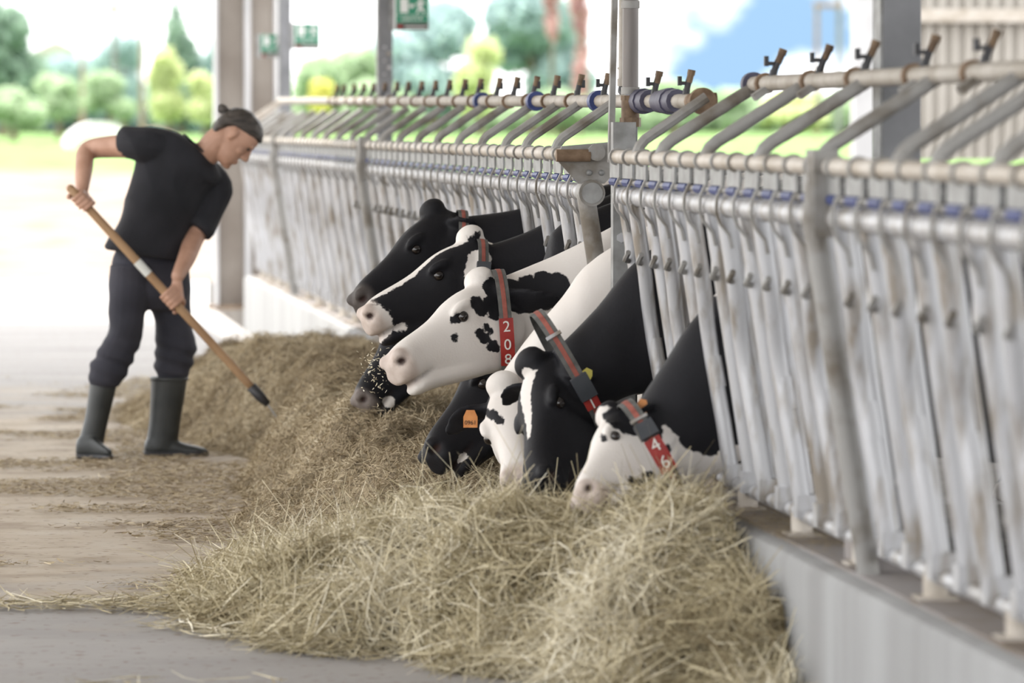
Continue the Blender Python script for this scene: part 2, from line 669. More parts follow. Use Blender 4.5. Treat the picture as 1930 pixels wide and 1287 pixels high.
def leaves(clumps, n, size, seed):
    """cloud of small leaf quads in ellipsoid clumps (c, r)"""
    r = np.random.default_rng(seed)
    vol = np.array([c[1][0] * c[1][1] * c[1][2] for c in clumps]) ** 0.8
    k = r.choice(len(clumps), n, p=vol / vol.sum())
    C = np.array([list(c[0]) for c in clumps])[k]
    R = np.array([list(c[1]) for c in clumps])[k]
    d = r.normal(size=(n, 3))
    d /= np.linalg.norm(d, axis=1)[:, None]
    rad = r.random(n)[:, None] ** 0.45
    P = C + d * rad * R
    a = r.normal(size=(n, 3))
    a /= np.linalg.norm(a, axis=1)[:, None]
    b = np.cross(a, r.normal(size=(n, 3)))
    b /= np.linalg.norm(b, axis=1)[:, None]
    s = size * (0.6 + 0.8 * r.random(n))[:, None]
    V = np.stack([P - a * s, P + b * s * 0.55, P + a * s, P - b * s * 0.55], 1).reshape(-1, 3)
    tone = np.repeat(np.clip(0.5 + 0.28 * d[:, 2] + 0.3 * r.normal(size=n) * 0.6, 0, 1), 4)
    return V, tone


def quads_mesh(name, V, m, tone=None):
    n = len(V) // 4
    me = bpy.data.meshes.new(name)
    me.vertices.add(len(V))
    me.vertices.foreach_set('co', V.ravel())
    me.loops.add(4 * n)
    me.loops.foreach_set('vertex_index', np.arange(4 * n, dtype=np.int32))
    me.polygons.add(n)
    me.polygons.foreach_set('loop_start', np.arange(0, 4 * n, 4, dtype=np.int32))
    me.update()
    me.validate()
    if tone is not None:
        fattr(me, 'tone', tone)
    me.materials.append(m)
    return me


def tree(name, label, cat, px, top, bot, hw, Y, leaf, n=1500, shape='round', seed=1, group=None):
    r = random.Random(seed)
    base = at(px, bot, Y)
    tip = at(px, top, Y)
    W = hw * Y / FPX
    z0 = float(gz(base.x, Y))
    H = tip.z - z0
    cb = max(base.z - z0, 0.02 * H)
    t = thing(name, label, cat, (base.x, Y, z0), group)
    ch = H - cb
    clumps = []
    for i in range(9):
        if shape == 'cone':
            u = i / 8
            wv = W * (1 - 0.85 * u)
            clumps.append(((base.x + r.uniform(-.15, .15) * W, Y + r.uniform(-.2, .2) * W, z0 + cb + ch * (0.1 + 0.82 * u)), (wv, wv, ch * 0.14)))
        else:
            u = r.uniform(0.18, 0.82)
            k = 1 - abs(u - 0.45) * 0.9
            clumps.append(((base.x + r.uniform(-.6, .6) * W * k, Y + r.uniform(-.6, .6) * W * k, z0 + cb + ch * u), (W * .48, W * .48, ch * 0.2)))
    V, tone = leaves(clumps, n, max(0.10, W * 0.11), seed)
    V[:, 2] = np.maximum(V[:, 2], z0 + 0.01)
    c = put('crown', quads_mesh('crown', V, HAZY_LEAF[leaf], tone), t)
    c['kind'] = 'stuff'
    mb = MB()
    mb.tube([(base.x, Y, z0 - 0.05), (base.x + .03 * W, Y, z0 + cb + ch * 0.3), (base.x - .03 * W, Y, z0 + cb + ch * 0.8)], [0.07 * W + .03, 0.05 * W + .02, 0.02], 7)
    obj('trunk', mb, M['bark'], t)
    return t


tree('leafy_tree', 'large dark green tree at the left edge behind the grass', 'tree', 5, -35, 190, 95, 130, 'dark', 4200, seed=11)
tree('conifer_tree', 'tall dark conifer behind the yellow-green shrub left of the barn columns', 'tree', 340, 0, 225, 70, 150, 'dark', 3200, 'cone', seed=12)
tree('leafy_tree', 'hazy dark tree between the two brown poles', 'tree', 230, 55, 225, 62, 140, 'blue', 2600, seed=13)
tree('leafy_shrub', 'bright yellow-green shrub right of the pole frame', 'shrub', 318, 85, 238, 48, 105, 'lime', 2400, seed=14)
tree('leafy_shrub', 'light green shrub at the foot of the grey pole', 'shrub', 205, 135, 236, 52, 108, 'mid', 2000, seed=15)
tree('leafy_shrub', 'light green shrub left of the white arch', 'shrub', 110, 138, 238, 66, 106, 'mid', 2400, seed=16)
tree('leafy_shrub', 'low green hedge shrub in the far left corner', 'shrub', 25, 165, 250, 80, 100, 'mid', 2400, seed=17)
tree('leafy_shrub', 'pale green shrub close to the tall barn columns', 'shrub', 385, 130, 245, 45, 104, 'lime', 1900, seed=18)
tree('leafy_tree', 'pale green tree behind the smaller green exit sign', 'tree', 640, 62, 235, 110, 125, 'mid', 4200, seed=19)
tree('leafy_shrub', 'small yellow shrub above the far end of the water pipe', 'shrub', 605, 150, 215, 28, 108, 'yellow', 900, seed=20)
tree('leafy_tree', 'wide hazy bluish green tree right of the large exit sign', 'tree', 815, 5, 240, 135, 140, 'blue', 5200, seed=21)
tree('leafy_tree', 'hazy bluish green tree behind the red-leaved tree', 'tree', 1000, -20, 240, 125, 142, 'blue', 5200, seed=22)
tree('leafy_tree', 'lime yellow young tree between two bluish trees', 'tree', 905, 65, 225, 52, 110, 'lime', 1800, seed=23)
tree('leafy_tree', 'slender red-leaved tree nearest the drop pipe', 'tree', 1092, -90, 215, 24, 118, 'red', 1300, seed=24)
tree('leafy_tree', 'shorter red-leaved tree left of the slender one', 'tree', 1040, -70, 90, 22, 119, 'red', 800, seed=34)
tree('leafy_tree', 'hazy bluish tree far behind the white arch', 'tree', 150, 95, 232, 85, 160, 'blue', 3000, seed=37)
tree('leafy_tree', 'hazy bluish tree just left of the pale columns', 'tree', 410, 55, 235, 55, 150, 'blue', 2600, seed=38)
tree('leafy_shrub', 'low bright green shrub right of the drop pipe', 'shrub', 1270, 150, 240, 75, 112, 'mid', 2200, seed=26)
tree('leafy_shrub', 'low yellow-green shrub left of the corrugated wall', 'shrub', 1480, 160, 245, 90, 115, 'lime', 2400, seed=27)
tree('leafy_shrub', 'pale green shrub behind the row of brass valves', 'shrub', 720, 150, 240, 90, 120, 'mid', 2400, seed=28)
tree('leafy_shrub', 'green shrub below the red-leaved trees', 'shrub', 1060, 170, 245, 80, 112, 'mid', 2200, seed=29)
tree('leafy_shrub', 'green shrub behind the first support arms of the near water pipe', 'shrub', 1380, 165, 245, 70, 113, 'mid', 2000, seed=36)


def hedge(label, px0, px1, top, Y, leaf, n, seed):
    a, b = at(px0, 240, Y), at(px1, 240, Y)
    z0 = float(gz(a.x, Y))
    zt = at(px0, top, Y).z
    t = thing('hedge_row', label, 'hedge', ((a.x + b.x) / 2, Y, z0))
    r_ = random.Random(seed)
    k = int((b.x - a.x) / 1.1)
    cl = []
    for i in range(k):
        h_ = (zt - z0) * r_.uniform(.6, 1.0)
        cl.append(((a.x + (b.x - a.x) * (i + .5) / k, Y + r_.uniform(-.5, .5), z0 + h_ * .48), (1.1, 1.0, h_ * .55)))
    V, tone = leaves(cl, n, .22, seed)
    V[:, 2] = np.maximum(V[:, 2], z0 + .01)
    put('foliage', quads_mesh('foliage', V, HAZY_LEAF[leaf], tone), t)['kind'] = 'stuff'
    for i in range(0, k, 2):
        c_ = cl[i][0]
        obj('stem', MB().tube([(c_[0], c_[1], z0 - .05), (c_[0], c_[1], c_[2])], [.06, .03], 6), M['bark'], t)


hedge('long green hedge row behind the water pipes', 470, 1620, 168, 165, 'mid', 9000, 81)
hedge('long hazy pale hedge row behind the pole frame on the left', -40, 440, 160, 162, 'blue', 4500, 82)

# pole frames beyond the barn
M['wood_pole'] = mat('brown_pole_wood', (0.22, 0.14, 0.10), (0.34, 0.24, 0.18), scale=4, rough=0.85, bump=0.2)
M['grey_pole'] = mat('grey_pole', (0.14, 0.145, 0.15), (0.21, 0.21, 0.215), scale=4, rough=0.7)


def pole_frame(name, label, pxs, mats, cross_y, Y, rpx):
    base = at(sum(pxs) / len(pxs), 240, Y)
    z0 = float(gz(base.x, Y))
    t = thing(name, label, 'utility pole', (base.x, Y, z0))
    for px, m, rp in zip(pxs, mats, rpx):
        p = at(px, cross_y - 40 if m == 'grey_pole' else cross_y - 6, Y)
        obj('pole', MB().tube([(p.x, Y, z0 - .05), (p.x, Y, p.z)], [rp * Y / FPX, rp * Y / FPX * .8], 10), M[m], t)
    a, b = at(min(pxs) - 6, cross_y, Y - .15), at(max(pxs) + 6, cross_y, Y - .15)
    obj('crossbar', MB().box((a + b) / 2, (b.x - a.x, 0.14, 0.12)), M['wood_pole'], t)


pole_frame('pole_frame', 'tall wooden pole frame with grey middle pole above the left field', [155, 215, 267], ['wood_pole', 'grey_pole', 'wood_pole'], 17, 118, [4, 6, 4.5])
pole_frame('pole_frame', 'hazy pole frame left of the corrugated wall', [1540, 1582], ['wood_pole', 'grey_pole'], 10, 118, [5, 6])

# white arched tunnel mouth and soil heap on the bank
M['white_cover'] = mat('white_cover', (0.72, 0.72, 0.72), (0.82, 0.82, 0.81), scale=3, rough=0.6)
M['soil'] = mat('brown_soil', (0.14, 0.10, 0.07), (0.22, 0.16, 0.115), scale=2, rough=0.95, bump=0.4)
c = at(190, 250, 92)
c.z = float(gz(c.x, 92)) - .1
mb = MB()
R0, R1 = 68 * 92 / FPX, 48 * 92 / FPX
rings = []
pts_o, pts_i = [], []
for i in range(17):
    a = PI * i / 16
    pts_o.append((c.x + R0 * math.cos(a), c.z + 0.85 * R0 * math.sin(a)))
    pts_i.append((c.x + R1 * math.cos(a), c.z + 0.66 * R1 * math.sin(a)))
mb.prism(pts_o + pts_i[::-1], 92, 95.5)
tag(obj('white_arch', mb, M['white_cover']), 'white arched cover standing in the grass under the pole frame', 'tunnel')
c = at(295, 246, 97)
c.z = float(gz(c.x, 97))
mb = MB()
mb.loft([((c.x - .75, 97, c.z - .05), (0, 0, .02), (0, .3, 0)), ((c.x - .4, 97, c.z), (0, 0, .24), (0, .5, 0)), ((c.x, 97, c.z), (0, 0, .33), (0, .6, 0)), ((c.x + .35, 97, c.z), (0, 0, .2), (0, .4, 0)), ((c.x + .7, 97, c.z - .05), (0, 0, .02), (0, .2, 0))], 14, 3)
tag(obj('soil_heap', mb, M['soil'], smooth=True), 'low brown soil heap right of the white arch', 'heap')

# pale house far away
hb = at(105, 140, 330)
t = thing('farm_house', 'pale hazy house far behind the left shrubs', 'building', (hb.x, 330, 1.1))
M['house'] = mat('house_wall', (0.55, 0.57, 0.60), (0.62, 0.63, 0.66), scale=1, rough=0.8)
M['house_roof'] = mat('house_roof', (0.40, 0.36, 0.36), (0.48, 0.44, 0.43), scale=1, rough=0.8)
hz = at(105, 98, 330).z
obj('wall', MB().box((hb.x, 332, (1.1 + hz) / 2), (3.0, 4, hz - 1.1)), M['house'], t)
obj('roof', MB().prism([(hb.x - 1.8, hz), (hb.x + 1.8, hz), (hb.x, hz + 0.9)], 329.5, 334.5), M['house_roof'], t)
for k in (-0.8, 0.8):
    obj('window', MB().box((hb.x + k, 329.96, hz - .8), (.5, .06, .7)), M['grey_pole'], t)

# ------------------------------------------------------------------ far end of the barn: columns and corrugated wall
M['col_light'] = mat('pale_column_paint', (0.42, 0.42, 0.43), (0.52, 0.52, 0.53), scale=2, rough=0.6)
M['col_brown'] = mat('brown_grey_column', (0.20, 0.17, 0.145), (0.28, 0.25, 0.22), scale=2, rough=0.7)


def h_column(name, label, px0, px1, Y, top=4.64, base_plate=True, m='col_light'):
    a, b = at(px0, 300, Y), at(px1, 300, Y)
    w = b.x - a.x
    cx = (a.x + b.x) / 2
    t = thing(name, label, 'column', (cx, Y, 0))
    for s in (-1, 1):
        obj('flange', MB().box((cx + s * (w / 2 - .012), Y, top / 2), (0.024, w * 0.9, top)), M[m], t)
    obj('web', MB().box((cx, Y, top / 2), (w - .05, 0.03, top)), M['col_brown'], t)
    if base_plate:
        obj('base_plate', MB().box((cx, Y, 0.012), (w + .1, w + .05, 0.024)), M['rust'], t)
    return t


h_column('steel_column', 'pale steel column with rusty foot at the far end of the fence', 404, 466, 37.0)
h_column('steel_column', 'second pale steel column behind the first, left of the exit sign', 466, 522, 41.5)


def box_column(label, pxc, wpx, X, depth):
    Y = on_x(pxc, X)
    w = wpx * Y / FPX
    t = thing('steel_column', label, 'column', (X, Y, 0))
    obj('shaft', MB().box((X, Y, 2.34), (w, depth, 4.64)), M['grey_post'], t)
    obj('side_flange', MB().box((X - w / 2 - .004, Y, 2.34), (0.008, depth * 0.9, 4.6)), M['plate'], t)
    return t, Y, w


colA, YA, wA = box_column('thick grey steel column rising from the near fence panels', 1691, 72, 2.52, 0.12)
colB, YB, wB = box_column('grey steel column beside the large exit sign', 726, 26, 2.52, 0.10)
colC, YC_, wC = box_column('grey steel column beside the smaller exit sign', 538, 22, 2.46, 0.10)
for k, (py, s) in enumerate([(101, 1), (128, 1), (89, .6), (115, .6), (140, .6)]):
    p = at(733 if s == 1 else 725, py, YB - .055)
    obj('bolt', MB().sphere(p, 0.014 * s, 8, 6), M['galv'], colB, True)
mb = MB()
p0, p1 = at(474, 228, 34.5), at(532, 190, 33.0)
mb.ribbon([p0, p1], (0, 1, 0), 0.05, 0.045)
tag(obj('brace_bar', mb, M['rail']), 'sloping pale brace bar at the far end of the fence', 'brace')

# corrugated wall at right
t = thing('wall_corrugated', 'beige corrugated sheet wall at the upper right', None, at(1780, 240, 44))
t['kind'] = 'structure'
M['sheet'] = mat('corrugated_sheet', (0.36, 0.335, 0.30), (0.44, 0.415, 0.38), scale=0.8, rough=0.6)
x0, x1 = at(1655, 200, 44).x, at(2150, 200, 44).x
pit = 0.13
prof = []
n = int((x1 - x0) / pit)
for i in range(n):
    X = x0 + i * pit
    prof += [(X, 0), (X + .045, 0), (X + .062, -.06), (X + .113, -.06)]
vs, fs = [], []
for (X, d) in prof:
    vs += [(X, 44 + d, 1.12), (X, 44 + d, 5.4)]
for i in range(len(prof) - 1):
    fs.append((2 * i, 2 * i + 2, 2 * i + 3, 2 * i + 1))
obj('sheet', MB().add(vs, fs), M['sheet'], t, False)
gy = at(1800, 29, 43.9).z
obj('girt', MB().box(((x0 + x1) / 2, 43.88, gy), (x1 - x0, 0.06, 0.13)), M['rail'], t)
a = at(1630, 200, 43.8)
obj('frame_post', MB().box((a.x, 43.85, 2.7), (0.22, 0.16, 5.4)), M['col_light'], t)
obj('base_wall', MB().box(((x0 + x1) / 2, 44.1, 0.5), (x1 - x0, 0.2, 1.0)), M['concrete'], t)

# ------------------------------------------------------------------ exit signs
M['sign_green'] = mat('sign_green', (0.012, 0.19, 0.105), (0.02, 0.23, 0.13), rough=0.4)
M['sign_white'] = mat('sign_white', (0.62, 0.64, 0.62), (0.70, 0.72, 0.70), rough=0.4)
M['sign_dark'] = mat('sign_dark', (0.045, 0.035, 0.03), (0.06, 0.05, 0.045), rough=0.4)
M['red'] = mat('red_plastic', (0.28, 0.015, 0.012), (0.36, 0.03, 0.022), scale=20, rough=0.45)


def exit_sign(label, px0, px1, pyb, Y):
    a, b = at(px0, pyb, Y), at(px1, pyb, Y)
    S = b.x - a.x
    x, z = a.x, a.z
    t = thing('exit_sign', label, 'sign', (x, Y, z), 'green emergency exit signs')

    def part(name, poly, m, dy):
        o = obj(name, MB().prism([(x + p[0] * S, z + p[1] * S) for p in poly], Y - 0.004 - dy, Y - dy), m, t, False)
        return o
    rect = lambda u0, v0, u1, v1: [(u0, v0), (u1, v0), (u1, v1), (u0, v1)]
    part('backing', rect(-.02, 0, 1.0, 1.02), M['sign_white'], 0)
    part('green_panel', rect(0.02, 0.225, .98, 1.0), M['sign_green'], .005)
    part('dark_strip', rect(0.02, 0.015, .98, .215), M['sign_dark'], .005)
    part('red_mark', [(.08, .06), (.2, .06), (.2, .12), (.14, .18), (.08, .12)], M['red'], .008)
    part('pale_line', rect(.28, .08, .92, .12), M['sign_white'], .008)
    part('door', rect(.14, .52, .38, .95), M['sign_white'], .008)
    part('arrow', [(.40, .72), (.48, .80), (.48, .76), (.56, .76), (.56, .68), (.48, .68), (.48, .64)], M['sign_white'], .008)
    # running figure
    part('figure', [(.62, .50), (.68, .50), (.72, .62), (.80, .58), (.82, .50), (.87, .52), (.84, .64), (.78, .70), (.80, .80), (.88, .76), (.90, .80),
                    (.80, .88), (.70, .86), (.60, .78), (.62, .74), (.70, .78), (.68, .66)], M['sign_white'], .008)
    hd = [(.74 + .05 * math.cos(k * PI / 5), .94 + .05 * math.sin(k * PI / 5)) for k in range(10)]
    part('figure_head', hd, M['sign_white'], .008)
    part('divider', rect(.02, .44, .98, .452), M['sign_white'], .008)
    me = place_mesh(text_mesh('USCITA', 0.19 * S, M['sign_white'], .001), (x + .5 * S, Y - .010, z + .335 * S), (1, 0, 0), (0, 0, 1))
    put('lettering', me, t)
    obj('side_bracket', MB().box((x - .10 * S, Y + .01, z + .52 * S), (.15 * S, .02, 1.05 * S)), M['plate'], t)
    return t


exit_sign('large green exit sign on the tall grey column, cut by the top edge', 745, 808, 57, YB - .06)
exit_sign('smaller green exit sign right of the far grey column', 555, 603, 93, YC_ - .06)
exit_sign('pale green exit sign left of the far grey column', 491, 533, 108, YC_ + .07)

# ------------------------------------------------------------------ feed fence with headlocks
NECK_X, NECK_Z, BOT_X, BOT_Z, TOP_X, TOP_Z = 2.08, 1.232, 2.20, 0.445, 2.06, 1.353


def fx(z):
    return NECK_X + (BOT_X - NECK_X) * (NECK_Z - z) / (NECK_Z - BOT_Z)


def bar_meshes():
    d = {}
    mb = MB().tube([(fx(NECK_Z - .02), 0, NECK_Z - .02), (fx(BOT_Z), 0, BOT_Z + .005)], 0.024, 10)
    mb.box((fx(1.08), .03, 1.08), (0.03, 0.05, .07))
    mb.tube([(fx(NECK_Z - .02) + .02, .062, NECK_Z - .02), (fx(BOT_Z) + .01, .062, BOT_Z + .005)], 0.022, 10)
    mb.box((fx(.66) + .004, .03, .66), (0.03, 0.05, .06))
    d['fixed'] = mb.mesh('upright_bar', M['galv'], 'auto')
    pts = [(NECK_Z - .02, 0.0), (1.06, 0.0), (1.00, 0.004), (.90, .034), (.80, .04), (.72, .026), (.62, .006), (.5, 0.0), (BOT_Z + .005, 0.0)]
    mb = MB().tube([(fx(z) - .012, y, z) for z, y in pts], 0.0225, 10)
    d['moving'] = mb.mesh('locking_bar', M['galv'], 'auto')
    mb = MB().tube([(fx(.78) - .012, .04, .80), (fx(.70) - .012, .024, .715)], 0.0240, 10)
    d['sleeve'] = mb.mesh('sleeve', M['galv'], 'auto')
    mb = MB().tube([(fx(NECK_Z - .02) + .02, .075, NECK_Z - .02), (fx(BOT_Z) + .012, .066, BOT_Z + .005)], 0.0205, 10)
    d['guide'] = mb.mesh('guide_bar', M['galv'], 'auto')
    mb = MB().tube([(fx(1.03) - .012, 0, 1.03), (fx(1.03) - .035, -.035, 1.035), (fx(1.03) - .03, -.075, 1.06)], 0.0085, 6)
    d['catch'] = mb.mesh('catch_pin', M['galv_dull'], 'auto')
    hk = [(TOP_X + .005, NECK_Z + .085), (NECK_X - .02, NECK_Z + .06), (NECK_X - .036, NECK_Z + .025), (NECK_X - .038, NECK_Z - .015), (NECK_X - .026, NECK_Z - .045), (NECK_X - .002, NECK_Z - .075), (NECK_X + .006, NECK_Z - .11)]
    d['hook'] = MB().ribbon([(x, 0, z) for x, z in hk], (0, 1, 0), 0.018, 0.007).mesh('hook_strap', M['galv_dull'], False)
    mb = MB()
    zz, zt = NECK_Z + .056, TOP_Z - .012
    mb.prism([(TOP_X - .004, zz), (TOP_X + .004, zz), (TOP_X + .004, zt), (TOP_X - .004, zt)], -.102, .102)
    d['plate'] = mb.mesh('bracket_plate', M['plate'], False)
    mb = MB().tube([(TOP_X, -.011, TOP_Z), (TOP_X, .011, TOP_Z)], 0.0275, 14)
    d['ring'] = mb.mesh('clamp_ring', M['galv_dull'], 'auto')
    mb = MB().cyl((BOT_X, 0, KERB_Z + .006), (BOT_X, 0, BOT_Z), 0.029, 12)
    mb.box((BOT_X, 0, KERB_Z + .010), (.09, .09, .008))
    d['foot'] = mb.mesh('foot', M['rail'], 'auto')
    d['blue'] = MB().tube([(TOP_X + .004, -.065, NECK_Z + .043), (TOP_X + .004, .065, NECK_Z + .043)], 0.0135, 8).mesh('blue_sleeve', M['bluepl'], 'auto')
    mb = MB().box((BOT_X - .006, 0, BOT_Z + .026), (.060, .055, .06))
    d['shoe'] = mb.mesh('bar_shoe', M['galv'], False)
    mb = MB().tube([(TOP_X, 0, TOP_Z), (TOP_X + .002, 0, TOP_Z + .018), (TOP_X + .010, 0, TOP_Z + .036), (TOP_X + .026, 0, TOP_Z + .055), (2.272, 0, 1.535)], 0.0165, 8)
    d['armL'] = mb.mesh('support_arm', M['galv_dull'], 'auto')
    mb = MB().tube([(TOP_X, 0, TOP_Z), (TOP_X + .002, 0, TOP_Z + .018), (TOP_X + .012, 0, TOP_Z + .036), (TOP_X + .032, 0, TOP_Z + .054), (2.345, 0, 1.567)], 0.0185, 10)
    d['armR'] = mb.mesh('support_arm', M['galv_dull'], 'auto')
    return d


BM = bar_meshes()
COW_Y = (13.05, 14.15, 14.7, 15.25, 15.8, 16.35, 16.9, 17.45)
GRID0 = 13.1875 - 0.275 * 40


def panel(label, y0, y1, arms, armkind, near_post=True):
    t = thing('feed_fence_panel', label, 'feed fence', (BOT_X, y0, KERB_Z), 'headlock feed fence panels')
    obj('top_rail', MB().tube([(TOP_X, y0, TOP_Z), (TOP_X, y1, TOP_Z)], 0.0215, 12), M['rail'], t)
    obj('neck_rail', MB().tube([(NECK_X, y0, NECK_Z), (NECK_X, y1, NECK_Z)], 0.029, 14), M['galv'], t)
    obj('bottom_rail', MB().tube([(BOT_X, y0, BOT_Z), (BOT_X, y1, BOT_Z)], 0.021, 12), M['galv'], t)
    obj('lock_rod', MB().tube([(TOP_X + .004, y0 + .03, NECK_Z + .043), (TOP_X + .004, y1 - .03, NECK_Z + .043)], 0.009, 8), M['galv_dull'], t)
    k = 0
    i = 0
    while True:
        y = GRID0 + 0.275 * i
        i += 1
        if y > y1 - .05:
            break
        if y < y0 + .05:
            continue
        mov = (i % 2 == 0)
        br = put('locking_bar' if mov else 'upright_bar', BM['moving' if mov else 'fixed'], t, (0, y, 0))
        if mov and not any(0 < c_ - y < .2 for c_ in COW_Y):
            put('guide_bar', BM['guide'], t, (0, y, 0))
        if y < 24:
            if mov:
                put('sleeve', BM['sleeve'], br, (0, y, 0))
            put('catch_pin', BM['catch'], br, (0, y, 0))
            put('hook_strap', BM['hook'], t, (0, y - .03, 0))
        else:
            put('hook_strap', BM['hook'], t, (0, y - .03, 0))
        put('blue_sleeve', BM['blue'], t, (0, y + .09, 0))
        put('bracket_plate', BM['plate'], t, (0, y + .06, 0))
        put('clamp_ring', BM['ring'], t, (0, y + .02, 0))
        put('bar_shoe', BM['shoe'], t, (0, y, 0))
        if i % 3 == 0:
            put('foot', BM['foot'], t, (0, y + .1, 0))
    for y in arms:
        put('support_arm', BM[armkind], t, (0, y, 0))
    if near_post:
        mb = MB().tube([(fx(KERB_Z) - .045, y0, KERB_Z + .005), (fx(NECK_Z) - .052, y0, NECK_Z), (TOP_X - .02, y0, TOP_Z + .02)], [0.027, 0.027, .025], 10)
        obj('panel_post', mb, M['galv_dull'], t)
        mb = MB().box((NECK_X - .03, y0, NECK_Z + .04), (.05, .07, .17))
        mb.box((TOP_X - .01, y0, TOP_Z + .015), (.06, .10, .05))
        obj('joint_clamp', mb, M['galv_dull'], t)
        for dz in (-.03, .05):
            obj('bolt', MB().cyl((NECK_X - .068, y0, NECK_Z + .04 + dz), (NECK_X - .058, y0, NECK_Z + .04 + dz), .012, 6), M['galv'], t)
    return t


armsR = [on_x(p, TOP_X) for p in (1245, 1330, 1431, 1548, 1692, 1764, 1880)]
armsL = [on_x(p, TOP_X) for p in (1200, 1046, 989, 950, 905, 861, 821, 785, 750)]
y = armsL[-1]
while y < 31.5:
    y += 0.84
    armsL.append(y)
YJ = 10.85
P_LEFT = (15.0, 23.0, 29.2, FAR_Y - .05)
panel('nearest feed fence panel of pale steel bars at the right edge', 7.6, YJ - .03, [a for a in armsR if a < YJ], 'armR', False)
panel('feed fence panel right of the short post with the drop pipe', YJ, 14.36, [a for a in armsR if a >= YJ], 'armR')
pl = panel('long feed fence panel the row of black and white cows reach through', P_LEFT[0] + .02, P_LEFT[1] - .02, [a for a in armsL if a < P_LEFT[1]], 'armL', False)
panel('bright feed fence panel behind the worker', P_LEFT[1], P_LEFT[2] - .02, [a for a in armsL if P_LEFT[1] <= a < P_LEFT[2]], 'armL')
panel('farthest feed fence panel beside the pale columns', P_LEFT[2], P_LEFT[3], [a for a in armsL if P_LEFT[2] <= a], 'armL')
# big end post with round cap of the left row
Y = 14.96
mb = MB().tube([(fx(KERB_Z) - .03, Y, KERB_Z + .005), (fx(NECK_Z) - .03, Y, NECK_Z)], 0.03, 14)
obj('end_post', mb, M['galv_dull'], pl)
mb = MB().tube([(NECK_X - .015, Y - .045, NECK_Z), (NECK_X - .015, Y + .05, NECK_Z)], 0.043, 20)
e = obj('end_cap', mb, M['galv_dull'], pl)
obj('cap_disc', MB().tube([(NECK_X - .015, Y - .052, NECK_Z), (NECK_X - .015, Y - .044, NECK_Z)], 0.034, 20), M['plate'], e)
mb = MB().prism([(NECK_X - .055, NECK_Z + .03), (NECK_X + .03, NECK_Z + .03), (TOP_X + .11, TOP_Z - .03), (TOP_X + .09, TOP_Z + .045), (TOP_X - .09, TOP_Z + .03), (TOP_X - .10, TOP_Z - .02)], Y - .012, Y)
hg = obj('hinge_plate', mb, M['galv_dull'], pl, False)
obj('hinge_bolt', MB().tube([(TOP_X - .11, Y - .035, TOP_Z + .0), (TOP_X + .0, Y - .035, TOP_Z + .0)], 0.02, 10), M['rust'], hg)
obj('hinge_knuckle', MB().tube([(TOP_X + .02, Y - .05, TOP_Z + .01), (TOP_X + .02, Y, TOP_Z + .01)], 0.028, 12), M['galv_dull'], hg)
for dx in (-.01, .03):
    obj('rivet', MB().sphere((NECK_X + dx - .01, Y - .013, NECK_Z + .065), .010, 8, 6), M['plate'], hg, True)

# concrete spacer blocks under the panel joints
for y, lab in ((YJ + .05, 'small grey block under the joint of the near fence panels'), (13.05, 'brown block on the ledge beside the pale hay')):
    tag(obj('spacer_block', MB().box((BOT_X + .03, y + .16, KERB_Z + .034), (.10, .34, .05)), M['ledge']), lab, 'block')

# ------------------------------------------------------------------ short post with drop pipe
Yp = 14.44
px_ = at(1175, 300, Yp)
t = thing('fence_post', 'short flat-topped galvanised post between the two fence rows', 'post', (px_.x, Yp, KERB_Z))
obj('post_shaft', MB().box((px_.x, Yp, (KERB_Z + 1.45) / 2 + .01), (.072, .05, 1.45 - KERB_Z)), M['plate'], t)
for z in (.72, 1.10):
    obj('bolt', MB().cyl((px_.x - .01, Yp - .032, z), (px_.x - .01, Yp - .024, z), .016, 6), M['galv'], t)
obj('base_plate', MB().box((px_.x, Yp, KERB_Z + .014), (.14, .12, .012)), M['galv_dull'], t)

# drop pipe
Yd = 15.25
p = at(1188, 200, Yd)
s = Yd / FPX
t = thing('drop_pipe', 'vertical steel drop pipe with brass coupling above the short post', 'pipe', (p.x, Yd, 1.2))
zt = at(1188, 172, Yd).z
obj('pipe_shaft', MB().tube([(p.x, Yd, zt - .01), (p.x + .01, Yd, 4.64)], 15.5 * s, 16), M['steel_pipe'], t)
zc0, zc1 = at(0, 232, Yd).z, at(0, 186, Yd).z
mb = MB().tube([(p.x, Yd, zc0 + .01), (p.x, Yd, zc1)], 17.5 * s, 16)
mb.tube([(p.x, Yd, zc0 - .012), (p.x, Yd, zc0 + .018)], 20.5 * s, 8)
mb.tube([(p.x, Yd, zc1 - .004), (p.x, Yd, zc1 + .012)], 18.5 * s, 8)
obj('brass_coupling', mb, M['brass'], t)
obj('lower_pipe', MB().tube([(p.x, Yd, KERB_Z + .01), (p.x, Yd, zc0)], 14 * s, 14), M['blackpl'], t)
for py in (5, 170):
    z = at(0, py, Yd).z
    obj('pipe_clip', MB().tube([(p.x, Yd, z - .012), (p.x, Yd, z + .012)], 18 * s, 16), M['galv_dull'], t)
obj('green_mark', MB().box((p.x - 10 * s, Yd - 11 * s, zc0 - .03), (.006, .006, .05)), M['sign_green'], t)
